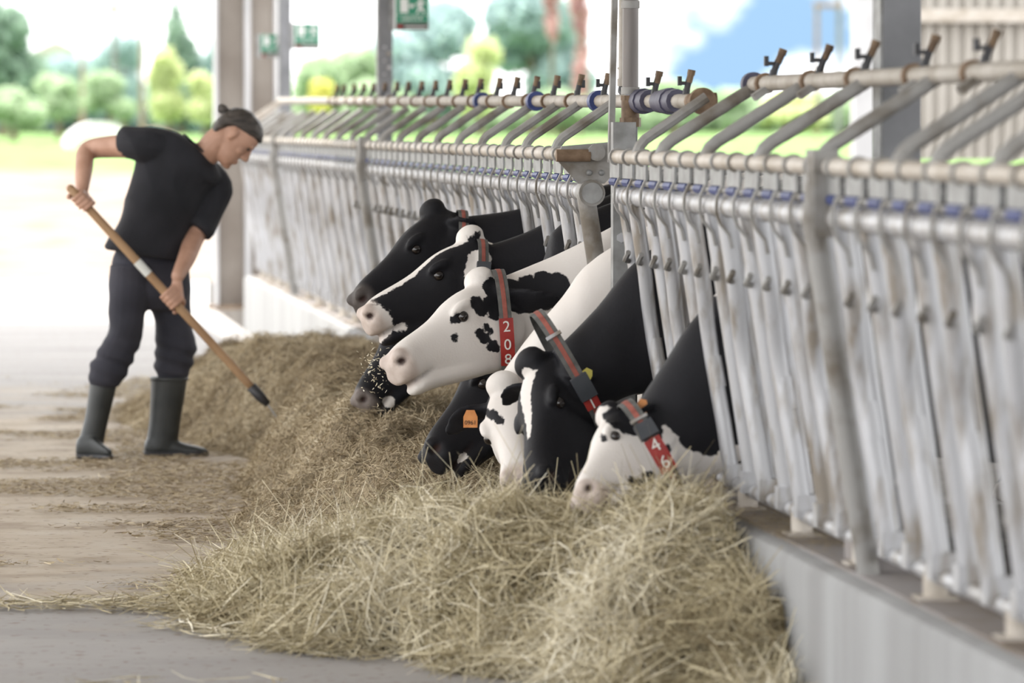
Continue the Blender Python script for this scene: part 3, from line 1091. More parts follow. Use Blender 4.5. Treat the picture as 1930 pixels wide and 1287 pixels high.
# thinner pipe behind it
Yd2 = 15.75
p2 = at(1173, 100, Yd2)
s2 = Yd2 / FPX
t = thing('riser_pipe', 'thin pale riser pipe directly behind the drop pipe', 'pipe', (p2.x, Yd2, 1.5))
z1 = at(0, 150, Yd2).z
obj('pipe_shaft', MB().tube([(p2.x, Yd2, z1), (p2.x + .015, Yd2, 4.64)], 7.5 * s2, 12), M['white_pipe'], t)
mb = MB().tube([(p2.x, Yd2, z1 - .02), (p2.x, Yd2, z1 + .006)], 9.5 * s2, 8)
mb.tube([(p2.x, Yd2, at(0, 127, Yd2).z - .004), (p2.x, Yd2, at(0, 127, Yd2).z + .004)], 9.5 * s2, 12)
obj('union_nut', mb, M['white_pipe'], t)
obj('black_hose', MB().tube([(p2.x, Yd2, z1 - .015), (p2.x - .004, Yd2, at(0, 170, Yd2).z), (p2.x + .02, Yd2 - .05, at(0, 192, Yd2).z)], 7 * s2, 10), M['blackpl'], t)
# flat strip
a, b = at(1162, -160, 14.85), at(1151, 306, 14.85)
mb = MB().ribbon([(a.x, 14.85, 4.62), a, b], (0, 1, 0), 0.03, 11 * 14.85 / FPX)
tag(obj('channel_strip', mb, M['galv_dull']), 'narrow steel channel hanging left of the drop pipe', 'strip')


# ------------------------------------------------------------------ water pipes with valves
def valve(parent, x, y, z, lean=.18, flip=-1):
    k = .85
    v = obj('valve', MB().tube([(x, y, z), (x + .02 * lean * k, y, z + .026 * k)], .0135 * k, 8).tube([(x + .02 * lean * k, y, z + .022 * k), (x + .065 * lean * k, y, z + .058 * k)], .0115 * k, 8), M['blackpl'], parent)
    obj('nozzle', MB().tube([(x + .06 * lean * k, y, z + .05 * k), (x + .105 * lean * k, y, z + .08 * k)], .0125 * k, 8).tube([(x + .105 * lean * k, y, z + .078 * k), (x + .125 * lean * k, y, z + .096 * k)], .0145 * k, 8), M['brass'], v)
    lv = MB().box((x + flip * .012 * k + .012 * lean, y, z + .048 * k), (.026 * k, .010, .011))
    lv.box((x + flip * .025 * k + .012 * lean, y, z + .056 * k), (.014 * k, .016, .034 * k))
    obj('lever', lv, M['blackpl'], v, False)


# left water pipe
LX = 2.268


def lz(y):
    return 1.524 + (y - 14.2) * 0.0052


yl0, yl1 = on_x(1316, LX), 32.0
t = thing('water_pipe', 'long pale water pipe with a row of valves above the cows', 'water pipe', (LX, yl0, 1.5))
obj('pipe_run', MB().tube([(LX, yl0, lz(yl0)), (LX, 22, lz(22)), (LX, yl1, lz(yl1))], .0225, 12), M['white_pipe'], t)
xs = [1292, 1232, 1137, 1087, 1042, 1004, 967, 935, 899, 870, 841, 815, 789, 764, 743, 720, 699, 681, 663, 644, 631]
for k, x in enumerate(xs):
    y = on_x(x, LX)
    valve(t, LX, y, lz(y) + .015, flip=(-1 if k < 3 else 1))
    if k > 1:
        obj('clamp', MB().tube([(LX, y + .12, lz(y)), (LX, y + .15, lz(y))], .031, 12), M['rust'], t)
for x in (1262, 1212):
    y = on_x(x, LX)
    obj('violet_coupling', MB().tube([(LX, y - .16, lz(y)), (LX, y + .20, lz(y))], .037, 12).tube([(LX, y - .04, lz(y)), (LX, y + .05, lz(y))], .042, 12), M['violet'], t)
y = yl0
mb = MB().tube([(LX, y + .12, lz(y)), (LX, y, lz(y)), (LX + .03, y - .03, lz(y)), (LX + .05, y - .03, lz(y))], .026, 12)
mb.tube([(LX + .005, y - .06, lz(y)), (LX + .005, y - .03, lz(y))], .041, 20)
obj('end_elbow', mb, M['rust'], t)
for x in (1128, 1010, 908):
    y = on_x(x, LX)
    obj('blue_union', MB().tube([(LX, y - .035, lz(y)), (LX, y + .035, lz(y))], .038, 16), M['bluepl'], t)

# right water pipe
RX = 2.335


def rz(y):
    return 1.570


yr1 = on_x(1420, RX)
t = thing('water_pipe', 'pale water pipe with valves above the near fence panels', 'water pipe', (RX, yr1, 1.57))
obj('pipe_run', MB().tube([(RX, 8.4, rz(0)), (RX, yr1, rz(0))], .0225, 12), M['white_pipe'], t)
obj('end_disc', MB().tube([(RX, yr1 - .01, rz(0)), (RX, yr1 + .03, rz(0))], .035, 20), M['violet'], t)
for k, x in enumerate([1455, 1542, 1628, 1740, 1853, 1990]):
    y = on_x(x, RX)
    valve(t, RX, y, rz(y) + .015, lean=.3)
    obj('clamp', MB().tube([(RX, y + .10, rz(y)), (RX, y + .13, rz(y))], .031, 12), M['rust'], t)
    obj('arm_bracket', MB().box((RX - .02, y + .03, rz(y) - .022), (.07, .05, .02), Matrix.Rotation(-.6, 3, 'Y')), M['galv_dull'], t, False)

# ------------------------------------------------------------------ cows
def hide_material():
    m = bpy.data.materials.new('cow_hide')
    m.use_nodes = True
    nt = m.node_tree
    L = nt.links.new
    b = nt.nodes['Principled BSDF']
    b.inputs['Roughness'].default_value = 0.62
    b.inputs['Specular IOR Level'].default_value = 0.22
    geo = nt.nodes.new('ShaderNodeNewGeometry')

    def noise(s, det=4):
        n = nt.nodes.new('ShaderNodeTexNoise')
        n.inputs['Scale'].default_value = s
        n.inputs['Detail'].default_value = det
        L(geo.outputs['Position'], n.inputs['Vector'])
        return n.outputs['Fac']

    def attr(nm):
        a = nt.nodes.new('ShaderNodeAttribute')
        a.attribute_name = nm
        return a.outputs['Fac']

    def ma(a, k, c):
        n = nt.nodes.new('ShaderNodeMath')
        n.operation = 'MULTIPLY_ADD'
        L(a, n.inputs[0])
        n.inputs[1].default_value = k
        if isinstance(c, float):
            n.inputs[2].default_value = c
        else:
            L(c, n.inputs[2])
        return n.outputs[0]

    def mix(f, c1, c2):
        n = nt.nodes.new('ShaderNodeMix')
        n.data_type = 'RGBA'
        L(f, n.inputs[0])
        for i, c in ((6, c1), (7, c2)):
            if isinstance(c, tuple):
                n.inputs[i].default_value = rgb(*c)
            else:
                L(c, n.inputs[i])
        return n.outputs[2]
    edge = ma(noise(60, 4), 0.020, ma(attr('patch'), 1.0, -0.0085))
    st = nt.nodes.new('ShaderNodeMapRange')
    st.interpolation_type = 'SMOOTHSTEP'
    st.inputs['From Min'].default_value = -0.0025
    st.inputs['From Max'].default_value = 0.0025
    L(edge, st.inputs['Value'])
    wh = mix(noise(5), (0.68, 0.63, 0.59), (0.82, 0.79, 0.76))
    bl = mix(noise(9), (0.008, 0.008, 0.010), (0.016, 0.016, 0.020))
    c = mix(st.outputs[0], wh, bl)
    pk = mix(noise(40), (0.48, 0.385, 0.335), (0.65, 0.575, 0.53))
    c = mix(attr('pink'), c, pk)
    c = mix(attr('dark'), c, (0.035, 0.018, 0.016))
    L(c, b.inputs['Base Color'])
    bp = nt.nodes.new('ShaderNodeBump')
    bp.inputs['Strength'].default_value = 0.22
    bp.inputs['Distance'].default_value = 0.004
    L(noise(140, 3), bp.inputs['Height'])
    L(bp.outputs['Normal'], b.inputs['Normal'])
    return m


M['hide'] = hide_material()
M['eye'] = mat('cow_eye', (0.012, 0.009, 0.008), (0.02, 0.014, 0.012), rough=0.12, spec=0.8)
M['strap_grey'] = mat('collar_webbing', (0.075, 0.075, 0.07), (0.13, 0.13, 0.125), scale=30, rough=0.8, bump=0.2, bscale=200)
M['strap_red'] = mat('collar_stripe', (0.22, 0.06, 0.045), (0.33, 0.10, 0.075), scale=30, rough=0.8)
M['box_grey'] = mat('collar_box', (0.035, 0.04, 0.048), (0.055, 0.06, 0.07), scale=10, rough=0.5)
M['digit'] = mat('white_digit', (0.70, 0.68, 0.64), (0.78, 0.76, 0.72), rough=0.5)
M['orange'] = mat('orange_tag', (0.55, 0.20, 0.05), (0.68, 0.28, 0.08), scale=30, rough=0.5)
M['yellow_tag'] = mat('yellow_tag', (0.55, 0.48, 0.08), (0.68, 0.60, 0.12), scale=30, rough=0.5)
M['ink'] = mat('dark_ink', (0.06, 0.03, 0.015), (0.08, 0.04, 0.02), rough=0.7)

HEAD = [  # x, z top, z bottom, half width, exponent, bottom width factor
    (-.075, -.045, -.185, .060, 2.2, .9), (-.03, -.008, -.235, .078, 2.3, .85), (.02, .010, -.272, .090, 2.4, .74), (.07, .016, -.290, .100, 2.5, .66),
    (.115, .018, -.290, .109, 2.6, .58), (.16, .014, -.280, .110, 2.6, .54), (.205, .004, -.260, .097, 2.5, .57), (.26, -.007, -.232, .078, 2.4, .66),
    (.32, -.012, -.206, .068, 2.4, .76), (.38, -.014, -.186, .064, 2.4, .86), (.42, -.017, -.170, .067, 2.4, .96), (.455, -.025, -.158, .072, 2.4, 1.0),
    (.485, -.042, -.150, .068, 2.4, 1.0), (.505, -.068, -.140, .046, 2.2, 1.0)]


class Head:
    def __init__(s, P, Mz, hint):
        e1 = (Mz - P)
        ln = e1.length
        e1 = e1 / ln
        e3 = Vector(hint)
        e3 = (e3 - e1 * e3.dot(e1)).normalized()
        al = math.atan2(.155, .505)
        s.x = e1 * math.cos(al) + e3 * math.sin(al)
        s.z = -e1 * math.sin(al) + e3 * math.cos(al)
        s.y = s.z.cross(s.x)
        s.k = ln / math.hypot(.505, .155)
        s.o = P - s.z * (.055 * s.k)
        s.R = Matrix((s.x, s.y, s.z)).transposed()

    def w(s, p):
        return s.o + s.R @ (Vector(p) * s.k)

    def d(s, p):
        return s.R @ (Vector(p) * s.k)

    def local(s, V):
        return ((V - np.array(s.o)) @ np.array(s.R)) / s.k


def warp_x(v):
    v = v.copy()
    x = v[:, 0]
    v[:, 0] = np.where(x > 2.35, 2.35 + (x - 2.35) * 0.38, x)
    return v


def unwarp_x(v):
    v = v.copy()
    x = v[:, 0]
    v[:, 0] = np.where(x > 2.35, 2.35 + (x - 2.35) / 0.38, x)
    return v


def cow(label, Yc, poll, muz, hint, neck, base, patches=(), ears=None, dyh=0.0, Lh=.50, pinknose=True, body=None, hw=.235, seed=0, tuft=True, towards=-1, top=1.30):
    P = at(poll[0], poll[1], Yc + dyh)
    Ym = Yc + dyh
    Mz = at(muz[0], muz[1], Ym)
    while (Mz - P).length < Lh and abs(Ym - Yc) < 1.0:
        Ym += 0.01 * towards
        Mz = at(muz[0], muz[1], Ym)
    H = Head(P, Mz, hint)
    mb = MB()
    mb.loft([(H.w((x, 0, (zt + zb) / 2)), H.d((0, 0, (zt - zb) / 2)), H.d((0, w_, 0)), n, wb) for x, zt, zb, w_, n, wb in HEAD], 24, 3)
    # lower jaw and lip
    mb.loft([(H.w((x, 0, z)), H.d((0, 0, h)), H.d((0, w_, 0)), 2.2) for x, z, h, w_ in
             ((.18, -.225, .05, .05), (.28, -.212, .036, .046), (.36, -.194, .030, .046), (.42, -.182, .029, .050), (.455, -.180, .026, .048), (.48, -.180, .014, .03))], 16, 3)
    if tuft:
        mb.sphere(H.w((-.012, 0, .012)), 1, 14, 10, H.R @ Matrix.Diagonal(Vector((.055, .060, .045)) * H.k))
    for s in (-1, 1):
        mb.sphere(H.w((.172, s * .088, -.030)), 1, 12, 8, H.R @ Matrix.Diagonal(Vector((.050, .021, .020)) * H.k))     # brow
        mb.sphere(H.w((.06, s * .070, -.165)), 1, 12, 8, H.R @ Matrix.Diagonal(Vector((.10, .028, .09)) * H.k))      # cheek
        mb.sphere(H.w((.475, s * .042, -.062)), 1, 12, 8, H.R @ Matrix.Diagonal(Vector((.034, .028, .034)) * H.k))   # nostril rim
    earax = []
    for s, ed, ln, up in (ears or ((1, (-.35, 1, -.25), .19, (.4, 0, 1)), (-1, (-.35, -1, -.25), .19, (.4, 0, 1)))):
        d_ = H.d(Vector(ed).normalized())
        u = H.d(Vector(up))
        u = (u - d_.normalized() * u.dot(d_.normalized())).normalized()
        t_ = d_.normalized().cross(u)
        b0 = H.w((-.008, s * .072, -.058))
        rings = []
        for q, hwid, th in ((0, .024, .020), (.14, .027, .017), (.34, .048, .013), (.58, .054, .011), (.8, .042, .010), (.95, .02, .009), (1.0, .008, .006)):
            c = b0 + d_ * (q * ln) + t_ * (.020 * math.sin(q * PI)) * H.k
            rings.append((c, u * hwid * H.k, t_ * th * H.k, 2.0))
        mb.loft(rings, 14, 3)
        earax.append((b0, b0 + d_ * ln))
    # neck and trunk
    rings = [(H.w((.07, 0, -.13)), H.d((0, 0, .09)), H.d((0, .07, 0)), 2.2), (H.w((-.035, 0, -.115)), H.d((-.02, 0, .105)), H.d((0, .085, 0)), 2.2)]
    for tp, bt, dy, w_ in neck:
        a, b = at(tp[0], tp[1], Yc + dy), at(bt[0], bt[1], Yc + dy)
        rings.append(((a + b) / 2, (a - b) / 2, (0, -w_, 0), 2.2, .85))
    for X, zt, zb, w_ in ((2.45, top - .05, .58, .14), (2.68, top, .52, hw * .88), (3.05, top - .02, .48, hw), (3.55, top - .03, .47, hw * 1.05), (3.95, top - .01, .58, hw), (4.2, top - .02, .75, hw * .8), (4.34, top - .12, .88, hw * .45)):
        rings.append(((X, Yc, (zt + zb) / 2), (0, 0, (zt - zb) / 2), (0, -w_, 0), 2.3, 1.0))
    mb.loft(rings, 28, 4)
    for s in (-1, 1):
        y = Yc + s * .12
        mb.tube([(2.72, y, .85), (2.70, y, .62), (2.68, y, .42), (2.68, y, .26), (2.67, y, .12), (2.66, y, .06), (2.64, y, .0)], [.11, .085, .055, .04, .042, .05, .058], 12)
        mb.tube([(4.02, y, .95), (3.92, y, .68), (4.06, y, .50), (4.14, y, .40), (4.10, y, .16), (4.06, y, .07), (4.03, y, .0)], [.17, .13, .075, .048, .04, .05, .058], 12)
    mb.tube([(4.28, Yc, top - .06), (4.42, Yc, top - .14), (4.45, Yc, .9), (4.44, Yc, .5)], [.04, .03, .022, .03], 10)
    me, V = remeshed(mb, 0.0085, 4, warp_x, unwarp_x)
    l = H.local(V)
    N = normals_of(me)
    # nostrils, eye sockets, mouth crease
    dark = np.zeros(len(V))
    pink = np.zeros(len(V))
    for s in (-1, 1):
        q = np.array((.488, s * .056, -.074))
        d2 = ((l - q) / np.array((.022, .022, .015))) ** 2
        g = np.exp(-d2.sum(1))
        V -= N * (g * .018 * H.k)[:, None]
        dark = np.maximum(dark, np.clip(g * 2.4 - .55, 0, 1))
        g = np.exp(-((((l - np.array((.188, s * .108, -.058))) / .022) ** 2).sum(1)))
        V -= N * (g * .008 * H.k)[:, None]
    g = np.exp(-((l[:, 2] + .155) / .007) ** 2) * np.clip((l[:, 0] - .36) / .05, 0, 1)
    V -= N * (g * .007 * H.k)[:, None]
    dark = np.maximum(dark, g * .45)
    set_co(me, V)
    l = H.local(V)
    nose = np.clip((l[:, 0] - .435) / .03 + snoise(l * 1.0, 40, seed) * .3, 0, 1) * (np.abs(l[:, 1]) < .12)
    nose *= np.clip((.18 + l[:, 2]) / .03, 0, 1)
    if pinknose:
        pink = nose * pinknose
    sd = np.full(len(V), 0.06 if base == 'black' else -0.06)
    bx_ = V[:, 0]
    bodyn = snoise(V, 5.0, seed + 5, 2)
    if body is not None:
        k = np.clip((bx_ - 2.25) / .25, 0, 1)
        sd = sd * (1 - k) + k * np.clip((bodyn + body) * .15, -.06, .06)
    for p in patches:
        kind, sgn = p[0], p[1]
        if kind == 'w':            # disc on the visible side: px, py, radius px
            c = at(p[2], p[3], Yc + dyh - .10)
            d_ = np.hypot(V[:, 0] - c.x, V[:, 2] - c.z)
            v_ = p[4] * Yc / FPX - d_
            v_ = np.where(V[:, 1] < Yc + dyh + .04, v_, -1)
        elif kind == 'l':          # sphere in head coordinates
            v_ = (p[3] - np.linalg.norm((l - np.array(p[2])) / np.array(p[4] if len(p) > 4 else (1, 1, 1)), axis=1)) * H.k
        elif kind == 'blaze':      # stripe along the face midline
            x0, x1, w0, w1 = p[2]
            tq = np.clip((l[:, 0] - x0) / (x1 - x0), 0, 1)
            half = w0 + (w1 - w0) * tq
            v_ = np.minimum(half - np.abs(l[:, 1]), np.minimum(l[:, 0] - x0, x1 - l[:, 0]))
            v_ = np.where(l[:, 2] > -.09, v_, -1) * H.k
        elif kind == 'ear':
            a, b = (np.array(q) for q in earax[p[2]])
            ab = b - a
            tq = np.clip(((V - a) @ ab) / (ab @ ab), p[3] if len(p) > 3 else 0.05, p[4] if len(p) > 4 else 1)
            v_ = (p[5] if len(p) > 5 else .062) * H.k - np.linalg.norm(V - a - tq[:, None] * ab, axis=1)
        elif kind == 'px':         # left of a line in the neck: world X limit
            v_ = p[2] - V[:, 0]
        v_ = np.clip(v_, -.08, .08)
        sd = np.maximum(sd, v_) if sgn > 0 else np.minimum(sd, -v_)
    fattr(me, 'patch', sd)
    fattr(me, 'pink', np.clip(pink, 0, 1))
    fattr(me, 'dark', np.clip(dark, 0, 1))
    me.materials.clear()
    me.materials.append(M['hide'])
    me.shade_smooth()
    o = put('dairy_cow', me)
    tag(o, label, 'cow', 'dairy cows feeding through the fence')
    for s in (-1, 1):
        c = H.w((.188, s * .0815, -.060))
        obj('eye', MB().sphere(c, .0200 * H.k, 14, 10), M['eye'], o, True)
    return o, H, earax


def strap(parent, top, bot, Yc, hw, width, cen=0.0, tilt=0.0, parts=(), stripe=True, n=2.2, dY=0.0):
    """collar band round the neck; parts: (kind, angle0, angle1, digits) angle 0 = camera side, negative = down"""
    a, b = at(top[0], top[1], Yc), at(bot[0], bot[1], Yc)
    c = (a + b) / 2
    U = (a - b) / 2
    Wv = Vector((0, -hw, 0))
    ax = U.cross(Wv).normalized()
    if ax.x > 0:
        ax = -ax

    def pt(ang, off=0.0):
        cy, sz = math.cos(ang), math.sin(ang)
        y = math.copysign(abs(cy) ** (2 / n), cy)
        z = math.copysign(abs(sz) ** (2 / n), sz)
        p = c + U * z + Wv * y
        rad = (U.normalized() * z * (hw / max(U.length, hw)) + Wv.normalized() * y)
        rad.normalize()
        p = p + rad * off + Vector((0, dY * sz, 0))
        return p, rad

    def band(a0, a1, w_, th, off, steps):
        mbx = MB()
        vs, fs = [], []
        closed = abs(a1 - a0) > 6.2
        for i in range(steps + 1):
            an = a0 + (a1 - a0) * i / steps
            p, rd = pt(an, off)
            for sx, so in ((-1, 0), (1, 0), (1, 1), (-1, 1)):
                vs.append(p + ax * (sx * w_ / 2) + rd * (so * th))
        for i in range(steps):
            for j in range(4):
                k = (j + 1) % 4
                fs.append((i * 4 + j, i * 4 + k, i * 4 + 4 + k, i * 4 + 4 + j))
        if not closed:
            fs += [(3, 2, 1, 0), tuple(4 * steps + j for j in range(4))]
        return mbx.add(vs, fs)
    col = obj('collar', band(0, 2 * PI, width, .004, .004, 56), M['strap_grey'], parent)
    if stripe:
        obj('collar_stripe', band(0, 2 * PI, width * .36, .0015, .008, 56), M['strap_red'], col)
    for kind, a0, a1, s in parts:
        if kind == 'tag':
            tg = obj('number_tag', band(a0, a1, width * 1.15, .006, .010, 10), M['red'], col)
            tg['label'] = 'red number tag with white digits'
            for i, ch in enumerate(s):
                an = a0 + (a1 - a0) * (i + .5) / len(s) if len(s) > 1 else (a0 + a1) / 2
                p, rd = pt(an, .0175)
                pu, _ = pt(an + .06, .0175)
                up = (pu - p).normalized()
                if abs(up.z) < .2:
                    up = Vector((0, 0, 1))
                if up.z < 0:
                    up = -up
                xx = up.cross(rd)
                me = place_mesh(text_mesh(ch, width * 1.25, M['digit'], .0008), p, xx, up)
                put('digit', me, col)
        elif kind == 'box':
            obj('transponder_box', band(a0, a1, width * 1.35, .022, .006, 8), M['box_grey'], col)
        elif kind == 'buckle':
            obj('buckle', band(a0, a1, width * 1.25, .007, .008, 3), M['galv'], col)
        elif kind == 'weight':
            p, rd = pt(a0, .05)
            obj('counterweight', MB().sphere(p, (.03, .034, .045), 14, 10), M['blackpl'], col, True)
    return col


def ear_tag(parent, H, earax, k, q, m, text=None, size=.055, off=.016, updir=(0, 0, 1)):
    a, b = earax[k]
    p = a.lerp(b, q)
    view = Vector((-p.x, -p.y, CAM_H - p.z)).normalized()
    p = p + view * off
    up = Vector(updir)
    X = up.cross(view).normalized()
    up = view.cross(X).normalized()
    poly = [(-.5, -.62), (.5, -.62), (.5, .15), (.28, .62), (-.28, .62), (-.5, .15)]
    me = bpy.data.meshes.new('ear_tag')
    n = len(poly)
    vs = [p + X * (u * size) + up * (v * size) for u, v in poly]
    vs += [q_ + view * .003 for q_ in vs]
    mb = MB().add(vs, [tuple(range(n))[::-1], tuple(range(n, 2 * n))] + [(i, (i + 1) % n, (i + 1) % n + n, i + n) for i in range(n)])
    o = obj('ear_tag', mb, m, parent, False)
    if text:
        put('tag_number', place_mesh(text_mesh(text, size * .42, M['ink'], .0006), p + view * .0042 - up * (size * .28), X, up), o)
    return o


DOR = (-1, 0, 1)
# farthest head-down cow
cC, hC, eC = cow('farthest feeding cow, black head lowered behind the two raised black heads', 17.45, (748, 560), (684, 772), (-1, -.1, .2),
                 [((825, 470), (820, 620), 0, .10), ((900, 430), (900, 610), 0, .105), ((965, 410), (975, 620), 0, .105)], 'black',
                 [('w', -1, 740, 668, 7), ('w', -1, 736, 682, 6), ('w', -1, 730, 755, 12), ('l', -1, (.30, -.03, -.16), .03)], Lh=.46, pinknose=.3, body=.25, seed=1)
cA, hA, eA = cow('all-black cow with raised head, farthest left of the raised heads', 16.9, (797, 384), (677, 585), DOR,
                 [((850, 408), (838, 545), -.02, .095), ((925, 402), (905, 560), 0, .105), ((1000, 388), (985, 570), 0, .105)], 'black',
                 [('l', -1, (.46, -.02, -.15), .02)], ears=((1, (-.5, .8, -.75), .12, (.4, 0, 1)), (-1, (-.5, -.7, -.9), .12, (.4, 0, 1))), Lh=.485, pinknose=.12, body=.6, seed=2)
strap(cA, (871, 400), (858, 560), 16.86, .112, .036)
cB, hB, eB = cow('black cow with a long white blaze and pink muzzle, head raised', 16.35, (870, 430), (688, 615), DOR,
                 [((915, 462), (880, 620), -.02, .09), ((985, 440), (960, 650), 0, .105), ((1045, 412), (1035, 640), 0, .105)], 'black',
                 [('blaze', -1, (-.07, .44, .050, .040)), ('l', -1, (-.01, 0, .03), .06), ('l', -1, (.47, 0, -.10), .085), ('l', -1, (.40, 0, -.165), .05), ('ear', -1, 0, .25, 1.0, .046)],
                 ears=((1, (.78, .50, -.55), .16, (.5, -.6, .6)), (-1, (-.4, -1, -.3), .17, (.4, 0, 1))), Lh=.50, body=.5, seed=3)
strap(cB, (908, 455), (895, 640), 16.3, .108, .036, parts=[('box', .15, .55, '')])
cE, hE, eE = cow('black-faced cow eating under the white head numbered 208', 15.8, (900, 640), (820, 876), (-1, -.05, .30),
                 [((975, 560), (950, 700), 0, .095), ((1025, 490), (1020, 680), 0, .105), ((1060, 420), (1075, 640), 0, .105)], 'black',
                 [('l', -1, (.44, .03, -.16), .022)], Lh=.53, pinknose=0, body=.5, seed=4, ears=((1, (-.6, .9, -.4), .13, (.4, 0, 1)), (-1, (-.35, -1, -.25), .15, (.4, 0, 1))))
cD, hD, eD = cow('white cow with raised head and red collar tag 208', 15.25, (886, 511), (742, 706), (-1, -.12, 1),
                 [((930, 528), (935, 700), -.06, .095), ((1005, 498), (985, 735), 0, .11), ((1085, 462), (1085, 760), 0, .11)], 'white',
                 [('w', 1, 895, 570, 12), ('w', 1, 905, 580, 14), ('w', 1, 925, 572, 15), ('w', 1, 945, 572, 16), ('w', 1, 930, 590, 12), ('ear', 1, 0, .0, 1.0),
                  ('w', 1, 858, 598, 10), ('w', 1, 848, 601, 6), ('w', 1, 851, 632, 6), ('w', 1, 854, 640, 4),
                  ('w', 1, 900, 625, 8), ('w', 1, 910, 636, 10), ('w', 1, 925, 650, 10), ('w', 1, 932, 655, 8), ('w', 1, 915, 616, 6), ('w', 1, 921, 622, 6),
                  ('w', 1, 1000, 545, 24), ('w', 1, 1030, 535, 22), ('w', 1, 1055, 540, 24), ('w', 1, 1070, 555, 16), ('w', 1, 1040, 560, 12), ('w', 1, 985, 570, 20),
                  ('w', 1, 1085, 590, 18), ('w', 1, 1075, 610, 18), ('w', 1, 1100, 540, 14), ('w', 1, 1070, 622, 10), ('w', 1, 1010, 668, 9)],
                 ears=((1, (-.62, .60, -.72), .22, (.5, 0.1, 1)), (-1, (-.75, -.6, .35), .12, (.4, 0, 1))), Lh=.495, body=.0, seed=5, dyh=-.05)
strap(cD, (938, 512), (952, 722), 15.19, .132, .040, parts=[('tag', .16, -.62, '208'), ('weight', -1.35, 0, '')], dY=.0)
ear_tag(cD, hD, eD, 1, .72, M['orange'], None, .05, updir=(.1, 0, 1))
cH, hH, eH = cow('pale cow facing the camera, mostly hidden, with orange tag 0961 in its dark ear', 14.7, (940, 708), (986, 925), (-.28, -1, .25),
                 [((985, 650), (1010, 740), .05, .09), ((1060, 560), (1075, 720), .02, .10), ((1130, 480), (1150, 680), 0, .105)], 'white',
                 [('ear', 1, 1, .1, 1.0), ('w', 1, 930, 782, 9), ('w', 1, 918, 778, 7), ('w', 1, 938, 790, 8)],
                 ears=((1, (-.2, 1, -.1), .17, (.4, 0, 1)), (-1, (.28, -1, -.15), .17, (.2, 0, 1))), Lh=.49, body=-.1, seed=6, dyh=-.02, tuft=True)
ear_tag(cH, hH, eH, 1, .42, M['orange'], '0961', .045, off=.02)
cF, hF, eF = cow('black cow with a short white blaze on its lowered face and yellow ear tag', 14.15, (978, 676), (1030, 930), (-.85, -.55, .2),
                 [((1050, 655), (1060, 800), 0, .10), ((1125, 580), (1135, 770), 0, .105), ((1215, 478), (1225, 740), 0, .105)], 'black',
                 [('blaze', -1, (.045, .32, .040, .008)), ('l', -1, (.045, 0, .02), .022)],
                 ears=((1, (.85, .75, -.45), .155, (.6, 0, 1)), (-1, (-.05, -1, .1), .14, (.4, 0, 1))), Lh=.50, pinknose=0, body=.5, seed=7)
strap(cF, (1012, 592), (1130, 800), 14.13, .15, .040, parts=[('box', -.05, -.40, ''), ('tag', -.44, -.62, '1'), ('buckle', .60, .66, '')])
ear_tag(cF, hF, eF, 0, .85, M['yellow_tag'], None, .034, updir=(.5, 0, 1))
cG, hG, eG = cow('white-faced cow with red collar tag 46, muzzle deep in the pale hay', 13.05, (1124, 776), (1110, 952), (-1, -.05, .25),
                 [((1190, 775), (1225, 950), 0, .10), ((1255, 680), (1300, 930), 0, .105), ((1325, 580), (1375, 880), 0, .105)], 'white',
                 [('l', 1, (-.05, .05, .02), .055), ('ear', 1, 0, 0, 1), ('ear', 1, 1, 0, 1), ('w', 1, 1132, 822, 6), ('w', 1, 1158, 790, 16),
                  ('w', 1, 1205, 895, 10), ('w', 1, 1215, 892, 9), ('w', 1, 1184, 903, 9), ('w', 1, 1174, 897, 5), ('w', 1, 1195, 902, 6),
                  ('w', 1, 1240, 740, 62), ('w', 1, 1200, 780, 40), ('w', 1, 1180, 790, 26), ('w', 1, 1280, 690, 70), ('w', 1, 1320, 760, 75), ('w', 1, 1310, 820, 30), ('w', 1, 1340, 830, 30), ('w', 1, 1250, 845, 10), ('w', 1, 1225, 808, 22), ('w', 1, 1350, 650, 90), ('w', 1, 1390, 750, 90)],
                 ears=((1, (.40, .8, -.45), .14, (.8, 0, .4)), (-1, (-.5, -1, .1), .15, (.4, 0, 1))), Lh=.41, body=.4, seed=8)
strap(cG, (1180, 762), (1292, 962), 12.95, .150, .042, parts=[('box', .66, .40, ''), ('tag', .37, -.13, '46'), ('buckle', .76, .82, '')])
ear_tag(cG, hG, eG, 0, .55, M['orange'], None, .03, updir=(.15, 0, 1))

# ------------------------------------------------------------------ worker with shovel
def simple_skin():
    m = mat('skin', (0.40, 0.225, 0.155), (0.50, 0.30, 0.22), scale=14, rough=0.55, bump=0.05, bscale=120)
    return m


M['skin'] = simple_skin()
M['hair'] = mat('dark_grey_hair', (0.022, 0.018, 0.016), (0.10, 0.085, 0.075), scale=16, stretch=(1, 1, 4), rough=0.5, lo=.35, hi=.75, bump=.4, bscale=90)
M['shirt'] = mat('black_shirt', (0.010, 0.011, 0.016), (0.018, 0.019, 0.026), scale=6, rough=0.85, bump=0.15, bscale=30)
M['trousers'] = mat('dark_navy_trousers', (0.020, 0.021, 0.032), (0.038, 0.038, 0.052), scale=5, rough=0.85, bump=0.25, bscale=25)
M['boot'] = mat('dark_rubber', (0.020, 0.024, 0.026), (0.038, 0.042, 0.043), scale=7, rough=0.45, bump=0.05)
M['handle'] = mat('ash_handle', (0.30, 0.18, 0.095), (0.42, 0.27, 0.15), scale=5, stretch=(1, 1, 1), rough=0.6, bump=.1)
M['lip'] = mat('lip', (0.33, 0.15, 0.12), (0.38, 0.18, 0.14), rough=.5)

YM = on_z(270, 862, 0).y
SM = YM / FPX


def mp(px, py, dy=0.0):
    return at(px, py, YM + dy)


